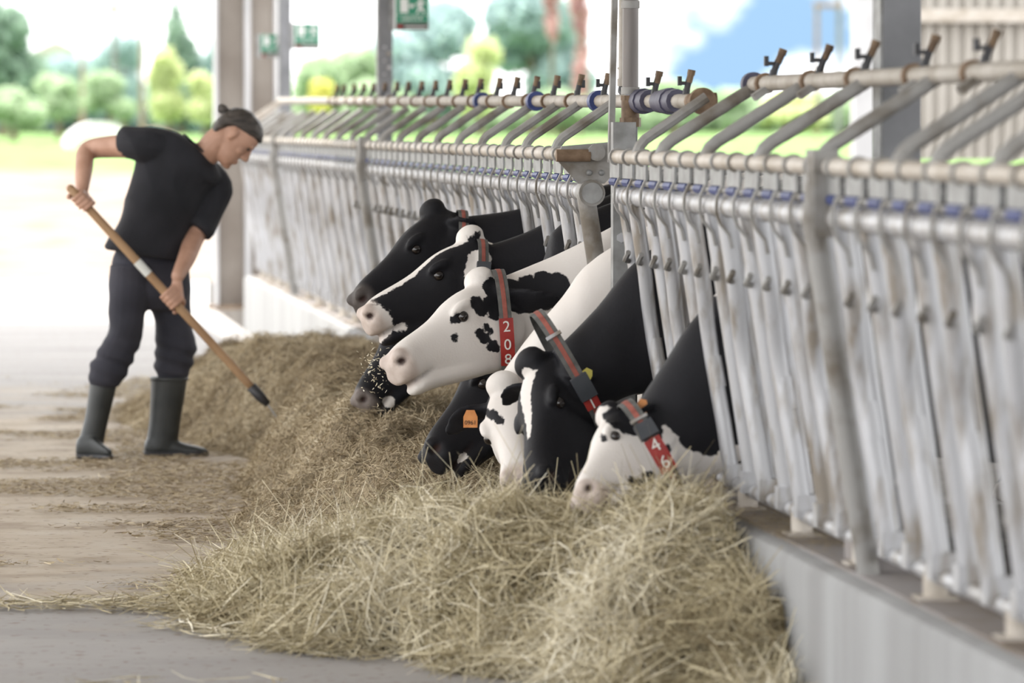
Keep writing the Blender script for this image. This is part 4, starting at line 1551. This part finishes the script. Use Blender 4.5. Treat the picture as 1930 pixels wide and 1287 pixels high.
def chain(mb, pts, radii, seg=14, sub=5, end=True):
    """smooth tapering limb through pts"""
    A = np.array([list(p) + [r] for p, r in zip(pts, radii)])
    out = []
    n = len(A)
    for i in range(n - 1):
        p0, p1, p2, p3 = A[max(i - 1, 0)], A[i], A[i + 1], A[min(i + 2, n - 1)]
        for s_ in range(sub):
            t_ = s_ / sub
            out.append(0.5 * ((2 * p1) + (p2 - p0) * t_ + (2 * p0 - 5 * p1 + 4 * p2 - p3) * t_ * t_ + (3 * p1 - p0 - 3 * p2 + p3) * t_ ** 3))
    out.append(A[-1])
    mb.tube([tuple(o[:3]) for o in out], [float(max(o[3], .002)) for o in out], seg)
    mb.sphere(tuple(A[0][:3]), float(A[0][3]), 12, 8)
    if end:
        mb.sphere(tuple(A[-1][:3]), float(A[-1][3]), 12, 8)
    return mb


# joints
shR, elR, wrR = mp(262, 276, -.10), mp(166, 284, .06), mp(155, 356, -.15)
shL, elL, wrL = mp(408, 345, .08), mp(366, 448, -.02), mp(335, 520, -.22)
# shovel handle axis
hTop, hLow = mp(130, 352, -.21), mp(482, 738, -.27)
hdir = (hLow - hTop).normalized()
HR = 0.0185


def on_handle(px):
    t_ = (px - 130) / (482 - 130)
    return hTop.lerp(hLow, t_)


gripR, gripL = on_handle(156), on_handle(322)

skin = MB()
# head (local: x forward, z up, y left)
fwd = Vector((53, 0, -69)).normalized()
up = Vector((69, 0, 53)).normalized()
turn = Matrix.Rotation(math.radians(-6), 3, up)
fwd = turn @ fwd
left = up.cross(fwd)
HO = mp(402, 291, -.04)


def hw_(x, y, z):
    return HO + fwd * x + left * y + up * z


prof = [(.0, .072, .020, .022), (.018, .083, .0, .040), (.045, .085, -.035, .052), (.075, .083, -.065, .060), (.10, .083, -.085, .066), (.13, .082, -.098, .071), (.155, .089, -.102, .074),
        (.185, .083, -.098, .073), (.212, .060, -.078, .060), (.228, .030, -.045, .036), (.235, .010, -.02, .012)]
skin.loft([(hw_((a + b) / 2, 0, z), fwd * ((a - b) / 2), left * w_, 2.3) for z, a, b, w_ in prof], 22, 3)
# nose, brow, lips, chin, ears
skin.loft([(hw_(.080, 0, .142), fwd * .012, left * .008), (hw_(.092, 0, .118), fwd * .014, left * .011), (hw_(.101, 0, .098), fwd * .016, left * .016), (hw_(.092, 0, .085), fwd * .014, left * .016)], 12, 3)
skin.sphere(hw_(.107, 0, .096), .0095, 10, 8)
for s in (-1, 1):
    skin.sphere(hw_(.093, s * .011, .090), .0085, 10, 8)
    skin.sphere(hw_(.080, s * .030, .152), 1, 12, 8, Matrix((fwd, left, up)).transposed() @ Matrix.Diagonal((.011, .022, .007)))
    skin.sphere(hw_(.056, s * .042, .100), 1, 12, 8, Matrix((fwd, left, up)).transposed() @ Matrix.Diagonal((.020, .018, .016)))
    er = MB()
    skin.loft([(hw_(-.012, s * .070, .092), fwd * .008, left * .006), (hw_(-.012, s * .076, .105), fwd * .014, left * .007), (hw_(-.014, s * .080, .128), fwd * .018, left * .008), (hw_(-.018, s * .078, .148), fwd * .012, left * .006)], 12, 3)
skin.sphere(hw_(.086, 0, .062), 1, 12, 8, Matrix((fwd, left, up)).transposed() @ Matrix.Diagonal((.010, .022, .006)))
skin.sphere(hw_(.085, 0, .049), 1, 12, 8, Matrix((fwd, left, up)).transposed() @ Matrix.Diagonal((.010, .020, .007)))
skin.sphere(hw_(.078, 0, .018), 1, 12, 8, Matrix((fwd, left, up)).transposed() @ Matrix.Diagonal((.014, .022, .016)))
# neck
neckb = mp(362, 300, .0)
chain(skin, [hw_(-.035, 0, .085), hw_(-.035, 0, .03), mp(382, 296, -.01), neckb, mp(335, 320, .0)], [.060, .058, .062, .075, .08])
# arms
chain(skin, [mp(300, 278, -.06), shR, mp(215, 276, -.02), elR, mp(158, 318, -.06), wrR], [.06, .056, .050, .043, .040, .028])
chain(skin, [mp(395, 335, .08), shL, mp(390, 400, .03), elL, mp(352, 485, -.12), wrL], [.06, .056, .050, .045, .040, .029])


def hand(mb, grip, wrist, thumb_sign):
    """closed hand: palm beside the handle, four unequal fingers wrapped round it, thumb from the side of the palm"""
    n = (wrist - grip)
    n = (n - hdir * n.dot(hdir)).normalized()      # from the handle towards the palm
    view = Vector((0, -1, 0))
    n2 = (n * .75 + (view - hdir * view.dot(hdir)).normalized() * -.12).normalized()
    n2 = (n2 - hdir * n2.dot(hdir)).normalized()
    b = hdir.cross(n2)
    if b.dot(view) < 0:
        b = -b                                       # towards the camera
    palm = grip + n2 * (HR + .016)
    mb.loft([(wrist, hdir * .024, b * .020), (wrist.lerp(palm, .5) + n2 * .004, hdir * .034, b * .019), (palm + n2 * .006, hdir * .042, b * .022), (palm - n2 * .012, hdir * .040, b * .026)], 16, 3)
    for k, (off, ln) in enumerate(((-.033, .90), (-.011, 1.0), (.011, .96), (.032, .80))):
        pts, rad = [], []
        c = grip + hdir * off * thumb_sign
        for i in range(9):
            q = i / 8
            ang = .15 + q * 4.1 * ln
            rr = HR + .0105 - .001 * q + (.007 if i in (1,) else 0) + (.004 if i == 4 else 0)
            pts.append(c + (n2 * math.cos(ang) + b * math.sin(ang)) * rr)
            rad.append(.0105 - .0025 * q)
        mb.tube(pts, rad, 10)
        mb.sphere(pts[-1], rad[-1], 8, 6)
        mb.sphere(pts[1], .0122, 8, 6)
    pts, rad = [], []
    c = grip - hdir * .040 * thumb_sign
    for i in range(7):
        q = i / 6
        ang = .3 - q * 2.6
        cc = c - hdir * (.018 * math.sin(q * 2.2)) * thumb_sign
        pts.append(cc + (n2 * math.cos(ang) + b * math.sin(ang)) * (HR + .013))
        rad.append(.0135 - .003 * q)
    mb.tube(pts, rad, 10)
    mb.sphere(pts[-1], rad[-1], 8, 6)


hand(skin, gripR, wrR, 1)
hand(skin, gripL, wrL, -1)
# hidden body core so that the figure is one continuous body
chain(skin, [mp(335, 320, .0), mp(310, 380, .0), mp(290, 440, .0), mp(283, 500, .02)], [.09, .10, .09, .07])
chain(skin, [mp(335, 320, .0), mp(300, 290, -.05), mp(270, 276, -.09)], [.08, .07, .06])
chain(skin, [mp(335, 320, .0), mp(380, 332, .05), shL], [.08, .07, .06])
LEG_A = [mp(258, 505, .01), mp(240, 575, -.03), mp(222, 645, -.06), mp(196, 715, -.04), mp(183, 790, -.03), mp(170, 845, -.03)]
LEG_B = [mp(316, 505, .07), mp(322, 575, .07), mp(333, 640, .06), mp(322, 715, .07), mp(312, 790, .07), mp(302, 845, .07)]
chain(skin, [mp(285, 500, .02)] + LEG_A, [.07, .06, .055, .05, .045, .036, .03])
chain(skin, [mp(285, 500, .02)] + LEG_B, [.07, .06, .055, .05, .045, .036, .03])
me, V = remeshed(skin, 0.0052, 2)
me.materials.clear()
me.materials.append(M['skin'])
me.shade_smooth()
man = put('person', me)
tag(man, 'person in black shirt, dark trousers and rubber boots bending over a shovel', 'person')
ecol = mat('eye_dark', (0.02, 0.015, 0.012), (0.04, 0.03, 0.025), rough=.3)
for s in (-1, 1):
    obj('eye', MB().sphere(hw_(.0765, s * .030, .133), .0085, 10, 8), ecol, man, True)
    br = MB().tube([hw_(.085, s * .014, .150), hw_(.085, s * .03, .156), hw_(.073, s * .048, .153)], [.003, .004, .002], 6)
    obj('eyebrow', br, M['hair'], man, True)
lp = MB().tube([hw_(.086, -.022, .0545), hw_(.091, -.008, .0555), hw_(.091, .008, .0555), hw_(.086, .022, .0545)], [.002, .004, .004, .002], 6)
obj('lips', lp, M['lip'], man, True)
# hair: cap swept back and a bun at the crown
hb_ = MB()
hair = [(.055, -.050, -.082, .040), (.080, -.052, -.100, .060), (.105, -.050, -.110, .071), (.135, -.025, -.114, .079), (.165, .045, -.113, .084), (.19, .086, -.110, .083), (.215, .076, -.095, .073), (.236, .050, -.065, .052), (.247, .015, -.03, .02)]
hb_.loft([(hw_((a + b) / 2, 0, z), fwd * ((a - b) / 2), left * w_, 2.3) for z, a, b, w_ in hair], 22, 3)
bun = mp(421, 206, -.03)
chain(hb_, [hw_(-.085, 0, .155), hw_(-.108, 0, .156), bun], [.03, .015, .021])
chain(hb_, [bun, bun + Vector((-.010, .01, .010)), bun + Vector((-.018, 0, -.006))], [.018, .015, .010])
me, V = remeshed(hb_, 0.0055, 2)
l_ = V - np.array(HO)
V += (snoise(l_, 110, 4, 2)[:, None] * .0022) * normals_of(me)
set_co(me, V)
me.materials.clear()
me.materials.append(M['hair'])
me.shade_smooth()
put('hair', me, man)['label'] = 'dark greying hair tied in a small bun'

# shirt
sh = MB()
torso = [((196, 466), (352, 494), .135, .0), ((222, 420), (362, 446), .140, .0), ((238, 372), (380, 398), .145, .0), ((250, 318), (402, 355), .15, .01), ((262, 268), (420, 336), .14, .0), ((300, 243), (412, 308), .115, .0), ((346, 256), (398, 300), .078, .0)]
sh.loft([(mp((a[0] + b[0]) / 2, (a[1] + b[1]) / 2, dy), (mp(b[0], b[1]) - mp(a[0], a[1])) / 2 + Vector((0, .04, 0)), Vector((0, d, 0)) + Vector((.0, 0, .0)), 2.3) for a, b, d, dy in torso], 30, 5)
chain(sh, [mp(310, 285, -.03), mp(276, 274, -.09), mp(250, 271, -.08), mp(236, 271, -.05)], [.095, .084, .073, .068], end=False)
chain(sh, [mp(380, 325, .05), mp(404, 348, .07), mp(392, 398, .03), mp(370, 436, -.015)], [.09, .078, .074, .066], end=False)
me, V = remeshed(sh, 0.007, 3)
# open the sleeves / hem: straight cut ends and soft folds
q_ = np.stack([V[:, 0] * .9 + V[:, 2] * .35, V[:, 1] * .5, V[:, 2] * .25 - V[:, 0] * .1], 1)
f1 = -np.abs(snoise(q_, 24, 9, 2)) * .016 + .006 + snoise(V, 40, 3, 1) * .002
V += f1[:, None] * normals_of(me)
set_co(me, V)
me.materials.clear()
me.materials.append(M['shirt'])
me.shade_smooth()
shirt = put('shirt', me, man)
shirt['label'] = 'black short-sleeved work shirt'
# collar rim
cr_ = MB()
pts = []
for i in range(25):
    a_ = 2 * PI * i / 24
    c_ = mp(374, 279, 0)
    ax1 = (mp(400, 303) - mp(347, 256)) / 2
    pts.append(c_ + ax1 * math.cos(a_) + Vector((0, -.076, 0)) * math.sin(a_))
cr_.tube(pts, .0055, 8, cap=False)
obj('shirt_collar', cr_, M['shirt'], shirt, True)

# trousers
tr = MB()
tr.loft([(mp(284, 470, .02), (mp(340, 475) - mp(224, 466)) / 2, Vector((0, .09, 0)), 2.3), (mp(284, 505, .02), (mp(357, 505) - mp(208, 500)) / 2, Vector((0, .115, 0)), 2.3), (mp(284, 548, .01), (mp(356, 548) - mp(210, 546)) / 2, Vector((0, .125, 0)), 2.3), (mp(284, 585, .01), (mp(350, 585) - mp(216, 585)) / 2, Vector((0, .09, 0)), 2.3)], 26, 4)


def leg(mb, rows, seg=18):
    mb.loft([(mp((a + b) / 2, py, dy), (mp(b, py) - mp(a, py)) / 2 * 1.0, Vector((0, d, 0)), 2.2) for a, b, py, d, dy in rows], seg, 4)


leg(tr, [(206, 286, 500, .10, -.04), (205, 280, 560, .10, -.05), (203, 272, 610, .095, -.06), (186, 264, 652, .085, -.06), (174, 244, 690, .078, -.05), (174, 221, 724, .063, -.04)])
leg(tr, [(276, 358, 500, .10, .06), (278, 360, 560, .10, .06), (288, 364, 605, .095, .06), (298, 368, 648, .088, .06), (294, 360, 685, .080, .065), (295, 348, 726, .064, .07)])
me, V = remeshed(tr, 0.0075, 3)
z_ = V[:, 2]
f1 = snoise(V * np.array((.6, .6, 1.0)), 26, 21, 2) * .010
f1 += .006 * np.sin(z_ * 95 + V[:, 0] * 30) * np.clip(1 - np.abs(z_ - .42) / .12, 0, 1)
V += f1[:, None] * normals_of(me)
set_co(me, V)
me.materials.clear()
me.materials.append(M['trousers'])
me.shade_smooth()
trs = put('trousers', me, man)
trs['label'] = 'dark navy work trousers tucked into the boots'


def boot(rows, foot, dy, label):
    mb = MB()
    leg(mb, [(a, b, py, d, dy) for a, b, py, d in rows], 20)
    mb.loft([(mp(x, (t_ + b_) / 2, dy + ddy), (mp(x, t_) - mp(x, b_)) / 2, Vector((0, w_, 0)), 2.6) for x, t_, b_, w_, ddy in foot], 18, 4)
    me, V = remeshed(mb, 0.006, 3)
    V[:, 2] = np.maximum(V[:, 2], .004)
    set_co(me, V)
    me.materials.clear()
    me.materials.append(M['boot'])
    me.shade_smooth()
    o = put('boot', me, man)
    o['label'] = label
    xs_ = [f[0] for f in foot]
    so = MB()
    so.loft([(Vector((mp(x, 850).x, YM + dy + ddy, .012)), Vector((0, 0, .012)), Vector((0, w_ * 1.06 + .004, 0)), 5.0) for x, t_, b_, w_, ddy in foot], 18, 3)
    obj('sole', so, M['blackpl'], o, True)
    a, b, py, d = rows[0]
    rim = MB()
    rim.loft([(mp((a + b) / 2, py + q, dy), (mp(b, py) - mp(a, py)) / 2 * 1.04, Vector((0, d * 1.04, 0)), 2.2) for q in (0, 7)], 20, 1)
    obj('boot_rim', rim, M['boot'], o, True)
    return o


boot([(170, 224, 708, .072), (166, 216, 745, .066), (160, 206, 785, .056), (151, 198, 822, .050), (147, 194, 845, .050)],
     [(143, 836, 858, .030, 0), (150, 822, 861, .042, 0), (170, 820, 861, .046, -.02), (188, 832, 861, .050, -.06), (202, 842, 861, .048, -.09), (211, 848, 861, .030, -.10)], -.04, 'rear dark rubber boot')
boot([(284, 354, 710, .078), (283, 348, 750, .068), (281, 341, 790, .058), (277, 337, 822, .052), (273, 333, 845, .050)],
     [(272, 836, 860, .030, 0), (282, 822, 862, .044, 0), (315, 820, 862, .046, 0), (345, 834, 862, .048, 0), (372, 840, 862, .050, 0), (388, 845, 862, .038, 0), (393, 851, 862, .018, 0)], .07, 'front dark rubber boot')

# shovel
t = thing('shovel', 'long wooden-handled shovel held by the worker, blade in the fodder', 'shovel', tuple(hLow))
mb = MB()
L_ = (hLow - hTop).length
chain(mb, [hTop + hdir * .01, hTop + hdir * .3, hTop + hdir * (L_ - .3), hLow], [HR * .98, HR, HR, HR * .95], 14, 3)
obj('handle', mb, M['handle'], t, True)
hE_ = mp(505, 762, -.28)
mb = MB().tube([hLow - hdir * .03, hLow + hdir * .03, hE_], [HR * 1.25, HR * 1.2, HR * .8], 12)
obj('socket', mb, M['blackpl'], t, True)
bd = hdir
sd_ = Vector((0, 1, 0)).cross(bd).normalized()
mb = MB()
rows_ = []
for q, w_ in ((0, .05), (.05, .105), (.15, .115), (.24, .10)):
    rows_.append((hE_ + bd * q + sd_ * (.02 * math.sin(q * 8)), sd_ * .003, Vector((0, w_, 0)), 4.0))
mb.loft(rows_, 16, 3)
obj('blade', mb, M['galv_dull'], t, True)
s0, s1 = on_handle(258), on_handle(280)
obj('sticker', MB().tube([s0, s1], HR + .0012, 14, cap=False), M['sign_white'], t, True)

# ------------------------------------------------------------------ fodder heaps
def fodder_mat(name, stops, rough=.8):
    m = bpy.data.materials.new(name)
    m.use_nodes = True
    nt = m.node_tree
    L = nt.links.new
    b = nt.nodes['Principled BSDF']
    b.inputs['Roughness'].default_value = rough
    b.inputs['Specular IOR Level'].default_value = .25
    a = nt.nodes.new('ShaderNodeAttribute')
    a.attribute_name = 'tone'
    cr = nt.nodes.new('ShaderNodeValToRGB')
    while len(cr.color_ramp.elements) < len(stops):
        cr.color_ramp.elements.new(.5)
    for e_, (p, c) in zip(cr.color_ramp.elements, stops):
        e_.position = p
        e_.color = rgb(*c)
    L(a.outputs['Fac'], cr.inputs['Fac'])
    L(cr.outputs['Color'], b.inputs['Base Color'])
    return m


M['hay'] = fodder_mat('dry_hay', [(0, (0.21, 0.165, 0.095)), (.35, (0.46, 0.395, 0.25)), (.65, (0.68, 0.61, 0.44)), (1, (0.88, 0.83, 0.70))])
M['silage'] = fodder_mat('chopped_fodder', [(0, (0.165, 0.125, 0.078)), (.4, (0.395, 0.32, 0.21)), (.75, (0.54, 0.455, 0.315)), (1, (0.64, 0.57, 0.43))])
M['hay_core'] = mat('hay_core', (0.085, 0.065, 0.035), (0.33, 0.27, 0.155), scale=24, rough=.95, bump=1.0, bscale=70, detail=8)
M['silage_core'] = mat('fodder_core', (0.13, 0.098, 0.06), (0.40, 0.325, 0.21), scale=45, rough=.95, bump=1.0, bscale=110, detail=8)


def sstep(x):
    x = np.clip(x, 0, 1)
    return x * x * (3 - 2 * x)


def h_sil(X, Y):
    P = np.stack([X, Y], 1)
    yk = np.array([14.3, 15.0, 16.5, 18.0, 19.5, 21.0, 22.5, 24.0, 25.2, 26.0])
    A = np.interp(Y, yk, [0.12, .20, .32, .37, .40, .385, .37, .27, .12, 0.0])
    xt = np.interp(Y, yk, [1.45, 1.30, 1.12, 1.10, 1.24, 1.22, .84, .86, 1.1, 1.4]) + .10 * snoise(P, 5.0, 31, 2)
    xc = np.interp(Y, yk, [1.9, 1.75, 1.6, 1.55, 1.68, 1.6, 1.45, 1.6, 1.8, 1.9])
    h = A * sstep((X - xt) / np.maximum(xc - xt, .2)) ** .85
    lump = .062 * snoise(P, 7.0, 32, 3) + .028 * (1 - 2.2 * np.abs(snoise(P, 17.0, 35, 2))) * .6 + .020 * snoise(P, 34.0, 33, 2) + .010 * snoise(P, 80.0, 34, 2)
    h = h + lump * np.clip(h / .12, 0, 1)
    return np.maximum(h, 0) * (A > 0.001)


def h_hay(X, Y):
    P = np.stack([X, Y], 1)
    xk = np.array([.66, .79, .88, 1.02, 1.22, 1.4, 1.7, 2.09])
    Hc = np.interp(X, xk, [0, .015, .06, .15, .235, .29, .345, .37])
    Yf = np.interp(X, xk, [13.3, 13.05, 12.9, 12.65, 12.35, 12.0, 11.4, 10.95]) + .12 * snoise(P, 4.5, 41, 2)
    Yc = np.interp(X, xk, [13.5, 13.5, 13.5, 13.55, 13.6, 13.5, 12.75, 12.3])
    h = np.where(Y < Yc, Hc * sstep((Y - Yf) / np.maximum(Yc - Yf, .3)) ** .8, Hc * (1 - .75 * sstep((Y - Yc) / 1.3)))
    h *= sstep((15.6 - Y) / 1.0)
    lump = .085 * (.50 - 1.9 * np.abs(snoise(P, 5.5, 42, 2))) * .8 + .045 * snoise(P, 12.0, 44, 2) + .040 * snoise(P, 20.0, 43, 2)
    h = h + lump * np.clip(h / .10, 0, 1)
    return np.maximum(h, 0)


def field(name, hf, x0, x1, y0, y1, step, m):
    nx, ny = int((x1 - x0) / step) + 1, int((y1 - y0) / step) + 1
    xs_, ys_ = np.linspace(x0, x1, nx), np.linspace(y0, y1, ny)
    Xg, Yg = np.meshgrid(xs_, ys_)
    h = hf(Xg.ravel(), Yg.ravel()) - .006
    idx = np.arange(nx * ny).reshape(ny, nx)
    q = np.stack([idx[:-1, :-1], idx[:-1, 1:], idx[1:, 1:], idx[1:, :-1]], -1).reshape(-1, 4)
    q = q[h[q].max(1) > -.004]
    used = np.unique(q)
    rm = np.full(nx * ny, -1)
    rm[used] = np.arange(len(used))
    V = np.stack([Xg.ravel(), Yg.ravel(), h], 1)[used]
    me = bpy.data.meshes.new(name)
    me.from_pydata(V.tolist(), [], rm[q].tolist())
    me.materials.append(m)
    me.shade_smooth()
    return me


def strips(name, P, D, B, Wd, Ln, width, tone, m, seg=4):
    """curved flat blades: centre P, direction D, bend vector B, width direction Wd"""
    n = len(P)
    ts = np.linspace(-.5, .5, seg + 1)
    V = np.empty((n, seg + 1, 2, 3))
    for i, t_ in enumerate(ts):
        c = P + D * (Ln * t_)[:, None] + B * (Ln * (t_ * t_ - .08))[:, None]
        w_ = Wd * (width * (1 - .55 * abs(2 * t_) ** 2) * .5)[:, None]
        V[:, i, 0] = c - w_
        V[:, i, 1] = c + w_
    V = V.reshape(-1, 3)
    b = (np.arange(n) * (seg + 1) * 2)[:, None, None]
    k = (np.arange(seg) * 2)[None, :, None]
    q = (b + k + np.array([0, 1, 3, 2])[None, None, :]).reshape(-1, 4).astype(np.int32)
    me = bpy.data.meshes.new(name)
    me.vertices.add(len(V))
    me.vertices.foreach_set('co', V.ravel())
    me.loops.add(q.size)
    me.loops.foreach_set('vertex_index', q.ravel())
    me.polygons.add(len(q))
    me.polygons.foreach_set('loop_start', np.arange(0, q.size, 4, dtype=np.int32))
    me.update()
    fattr(me, 'tone', np.repeat(tone, (seg + 1) * 2))
    me.materials.append(m)
    me.shade_smooth()
    return me


def scatter(hf, n, x0, x1, y0, y1, ln, wd, lift, tilt, seed, minh=.004, floor_ok=None, xmax=KERB_X - .01):
    r = np.random.default_rng(seed)
    X = r.uniform(x0, x1, n * 3)
    Y = r.uniform(y0, y1, n * 3)
    h = hf(X, Y)
    keep = h > minh
    X, Y, h = X[keep][:n], Y[keep][:n], h[keep][:n]
    n = len(X)
    e = .03
    gx = (hf(X + e, Y) - hf(X - e, Y)) / (2 * e)
    gy = (hf(X, Y + e) - hf(X, Y - e)) / (2 * e)
    Nn = np.stack([-gx, -gy, np.ones(n)], 1)
    Nn /= np.linalg.norm(Nn, axis=1)[:, None]
    # swirl field gives tufts that lie together
    P2 = np.stack([X, Y], 1)
    a = 3.0 * snoise(P2, 6.0, seed + 1, 2) + r.normal(size=n) * .75
    D = np.stack([np.cos(a), np.sin(a), np.zeros(n)], 1)
    D -= Nn * (D * Nn).sum(1)[:, None]
    D += Nn * (r.normal(size=n) * tilt)[:, None]
    D /= np.linalg.norm(D, axis=1)[:, None]
    B = r.normal(size=(n, 3)) * 1.25
    B -= Nn * np.clip((B * Nn).sum(1), -1, 1)[:, None] * .5
    Wd = np.cross(D, Nn + r.normal(size=(n, 3)) * .6)
    Wd /= np.linalg.norm(Wd, axis=1)[:, None]
    Ln = r.uniform(ln[0], ln[1], n) * np.where(r.random(n) < .08, 1.5, 1)
    wid = r.uniform(wd[0], wd[1], n)
    P = np.stack([X, Y, h], 1) + Nn * (r.random(n) ** 1.6 * lift)[:, None]
    tone = np.clip(.48 + .30 * snoise(P2, 7.0, seed + 2, 3) + r.normal(size=n) * .20, 0, 1)
    # keep blades out of the kerb and above the floor
    reach = np.abs(D[:, 0]) * Ln * .5 + np.abs(B[:, 0]) * Ln * .2
    P[:, 0] = np.minimum(P[:, 0], xmax - reach)
    P[:, 2] = np.maximum(P[:, 2], .004 + np.abs(D[:, 2]) * Ln * .5)
    return P, D, B, Wd, Ln, wid, tone


t = thing('hay_heap', 'coarse pale hay heap in the foreground against the kerb', 'hay', (1.5, 12.6, 0))
o = put('hay_core', field('hay_core', h_hay, .5, KERB_X - .002, 10.9, 15.6, .022, M['hay_core']), t)
o['kind'] = 'stuff'
S = scatter(h_hay, 42000, .5, KERB_X, 10.9, 15.3, (.07, .24), (.0020, .0052), .055, .34, 51)
o = put('hay_strands', strips('hay_strands', *S, M['hay'], 4), t)
o['kind'] = 'stuff'
t = thing('fodder_heap', 'brown chopped fodder heap along the kerb between worker and cows', 'fodder', (1.5, 19, 0))
o = put('fodder_core', field('fodder_core', h_sil, .6, KERB_X - .002, 14.2, 26.1, .026, M['silage_core']), t)
o['kind'] = 'stuff'
S = scatter(h_sil, 90000, .6, KERB_X, 14.3, 25.5, (.02, .075), (.0018, .0042), .020, .38, 61)
o = put('fodder_strands', strips('fodder_strands', *S, M['silage'], 2), t)
o['kind'] = 'stuff'


# loose bits trodden over the alley floor
def loose(name, label, n, x0, x1, y0, y1, ln, wd, seed, m, dens, band=None, thick=.010):
    r = np.random.default_rng(seed)
    X, Y = r.uniform(x0, x1, n * 8), r.uniform(y0, y1, n * 8)
    P2 = np.stack([X * .8, Y * 1.6], 1)
    f = snoise(P2, 3.2, seed, 3) + dens(X, Y)
    k = (f + r.normal(size=len(X)) * .12 > .55) & (h_hay(X, Y) < .02) & (h_sil(X, Y) < .02)
    X, Y = X[k][:n], Y[k][:n]
    n = len(X)
    a = r.uniform(0, 6.28, n)
    D = np.stack([np.cos(a), np.sin(a), r.normal(size=n) * .12], 1)
    B = r.normal(size=(n, 3)) * .5
    B[:, 2] = np.abs(B[:, 2]) * .3
    Wd = np.stack([-np.sin(a), np.cos(a), r.normal(size=n) * .5], 1)
    Ln = r.uniform(ln[0], ln[1], n)
    P = np.stack([X, Y, .005 + np.abs(D[:, 2]) * Ln * .5 + r.random(n) ** 2 * thick], 1)
    tone = np.clip(.45 + r.normal(size=n) * .25, 0, 1)
    o = put(name, strips(name, P, D, B, Wd, Ln, r.uniform(wd[0], wd[1], n), tone, m, 2))
    tag(o, label, 'fodder', kind='stuff')


def dens_f(X, Y):
    xt = np.interp(Y, [14, 16, 18, 20, 23, 26], [1.3, 1.15, 1.0, .95, .8, 1.1])
    d = np.exp(-np.abs(X - xt) / .35) * 1.35
    d += .75 * np.exp(-((Y - 18.8) / 1.3) ** 2) * (X > -.4)
    return d - .15


loose('loose_fodder', 'thin brown fodder scattered over the floor around the boots', 34000, -1.5, 1.6, 14.2, 27, (.012, .05), (.002, .0045), 71, M['silage'], dens_f)


def dens_h(X, Y):
    xt = np.interp(Y, [11, 12, 13, 14, 15], [1.9, 1.5, .8, .75, 1.1])
    return 1.1 * np.exp(-np.abs(X - xt) / .22) + .9 * np.exp(-((Y - 14.05 - .05 * X) / .16) ** 2) - .1


loose('loose_hay', 'thin stalks of pale hay strewn on the grey floor at the heap foot', 4500, -.6, 2.0, 11, 15, (.04, .14), (.0025, .0045), 72, M['hay'], dens_h, thick=.02)

# debris on the ledge by the hay
r = np.random.default_rng(5)
n = 1500
Y = r.normal(12.2, .45, n)
X = r.uniform(KERB_X + .02, KERB_X + .2, n)
a = r.uniform(0, 6.28, n)
D = np.stack([np.cos(a), np.sin(a), np.zeros(n)], 1)
P = np.stack([X, Y, KERB_Z + .011 + r.random(n) * .012], 1)
Ln = r.uniform(.02, .06, n)
P[:, 0] = np.maximum(P[:, 0], KERB_X + .015)
o = put('ledge_litter', strips('ledge_litter', P, D, r.normal(size=(n, 3)) * .2 * np.array((1, 1, 0)), np.stack([-np.sin(a), np.cos(a), np.zeros(n)], 1), Ln, np.full(n, .004), r.random(n) * .6, M['silage'], 2))
tag(o, 'brown chaff lying on the kerb ledge beside the hay heap', 'fodder', kind='stuff')
# crumbs dropping from the raised muzzles
n = 110
Yb = 15.9
pts = [at(float(r.normal(706, 17)), float(r.normal(695, 28)), Yb + float(r.normal() * .12)) for _ in range(n)]
P = np.array([list(p) for p in pts])
D = r.normal(size=(n, 3))
D /= np.linalg.norm(D, axis=1)[:, None]
W_ = np.cross(D, r.normal(size=(n, 3)))
W_ /= np.linalg.norm(W_, axis=1)[:, None]
o = put('falling_crumbs', strips('falling_crumbs', P, D, r.normal(size=(n, 3)) * .5, W_, r.uniform(.006, .016, n), np.full(n, .0035), r.uniform(.5, 1, n), M['hay'], 2))
tag(o, 'tiny crumbs of fodder falling from the muzzle of the white cow', 'fodder', kind='stuff')
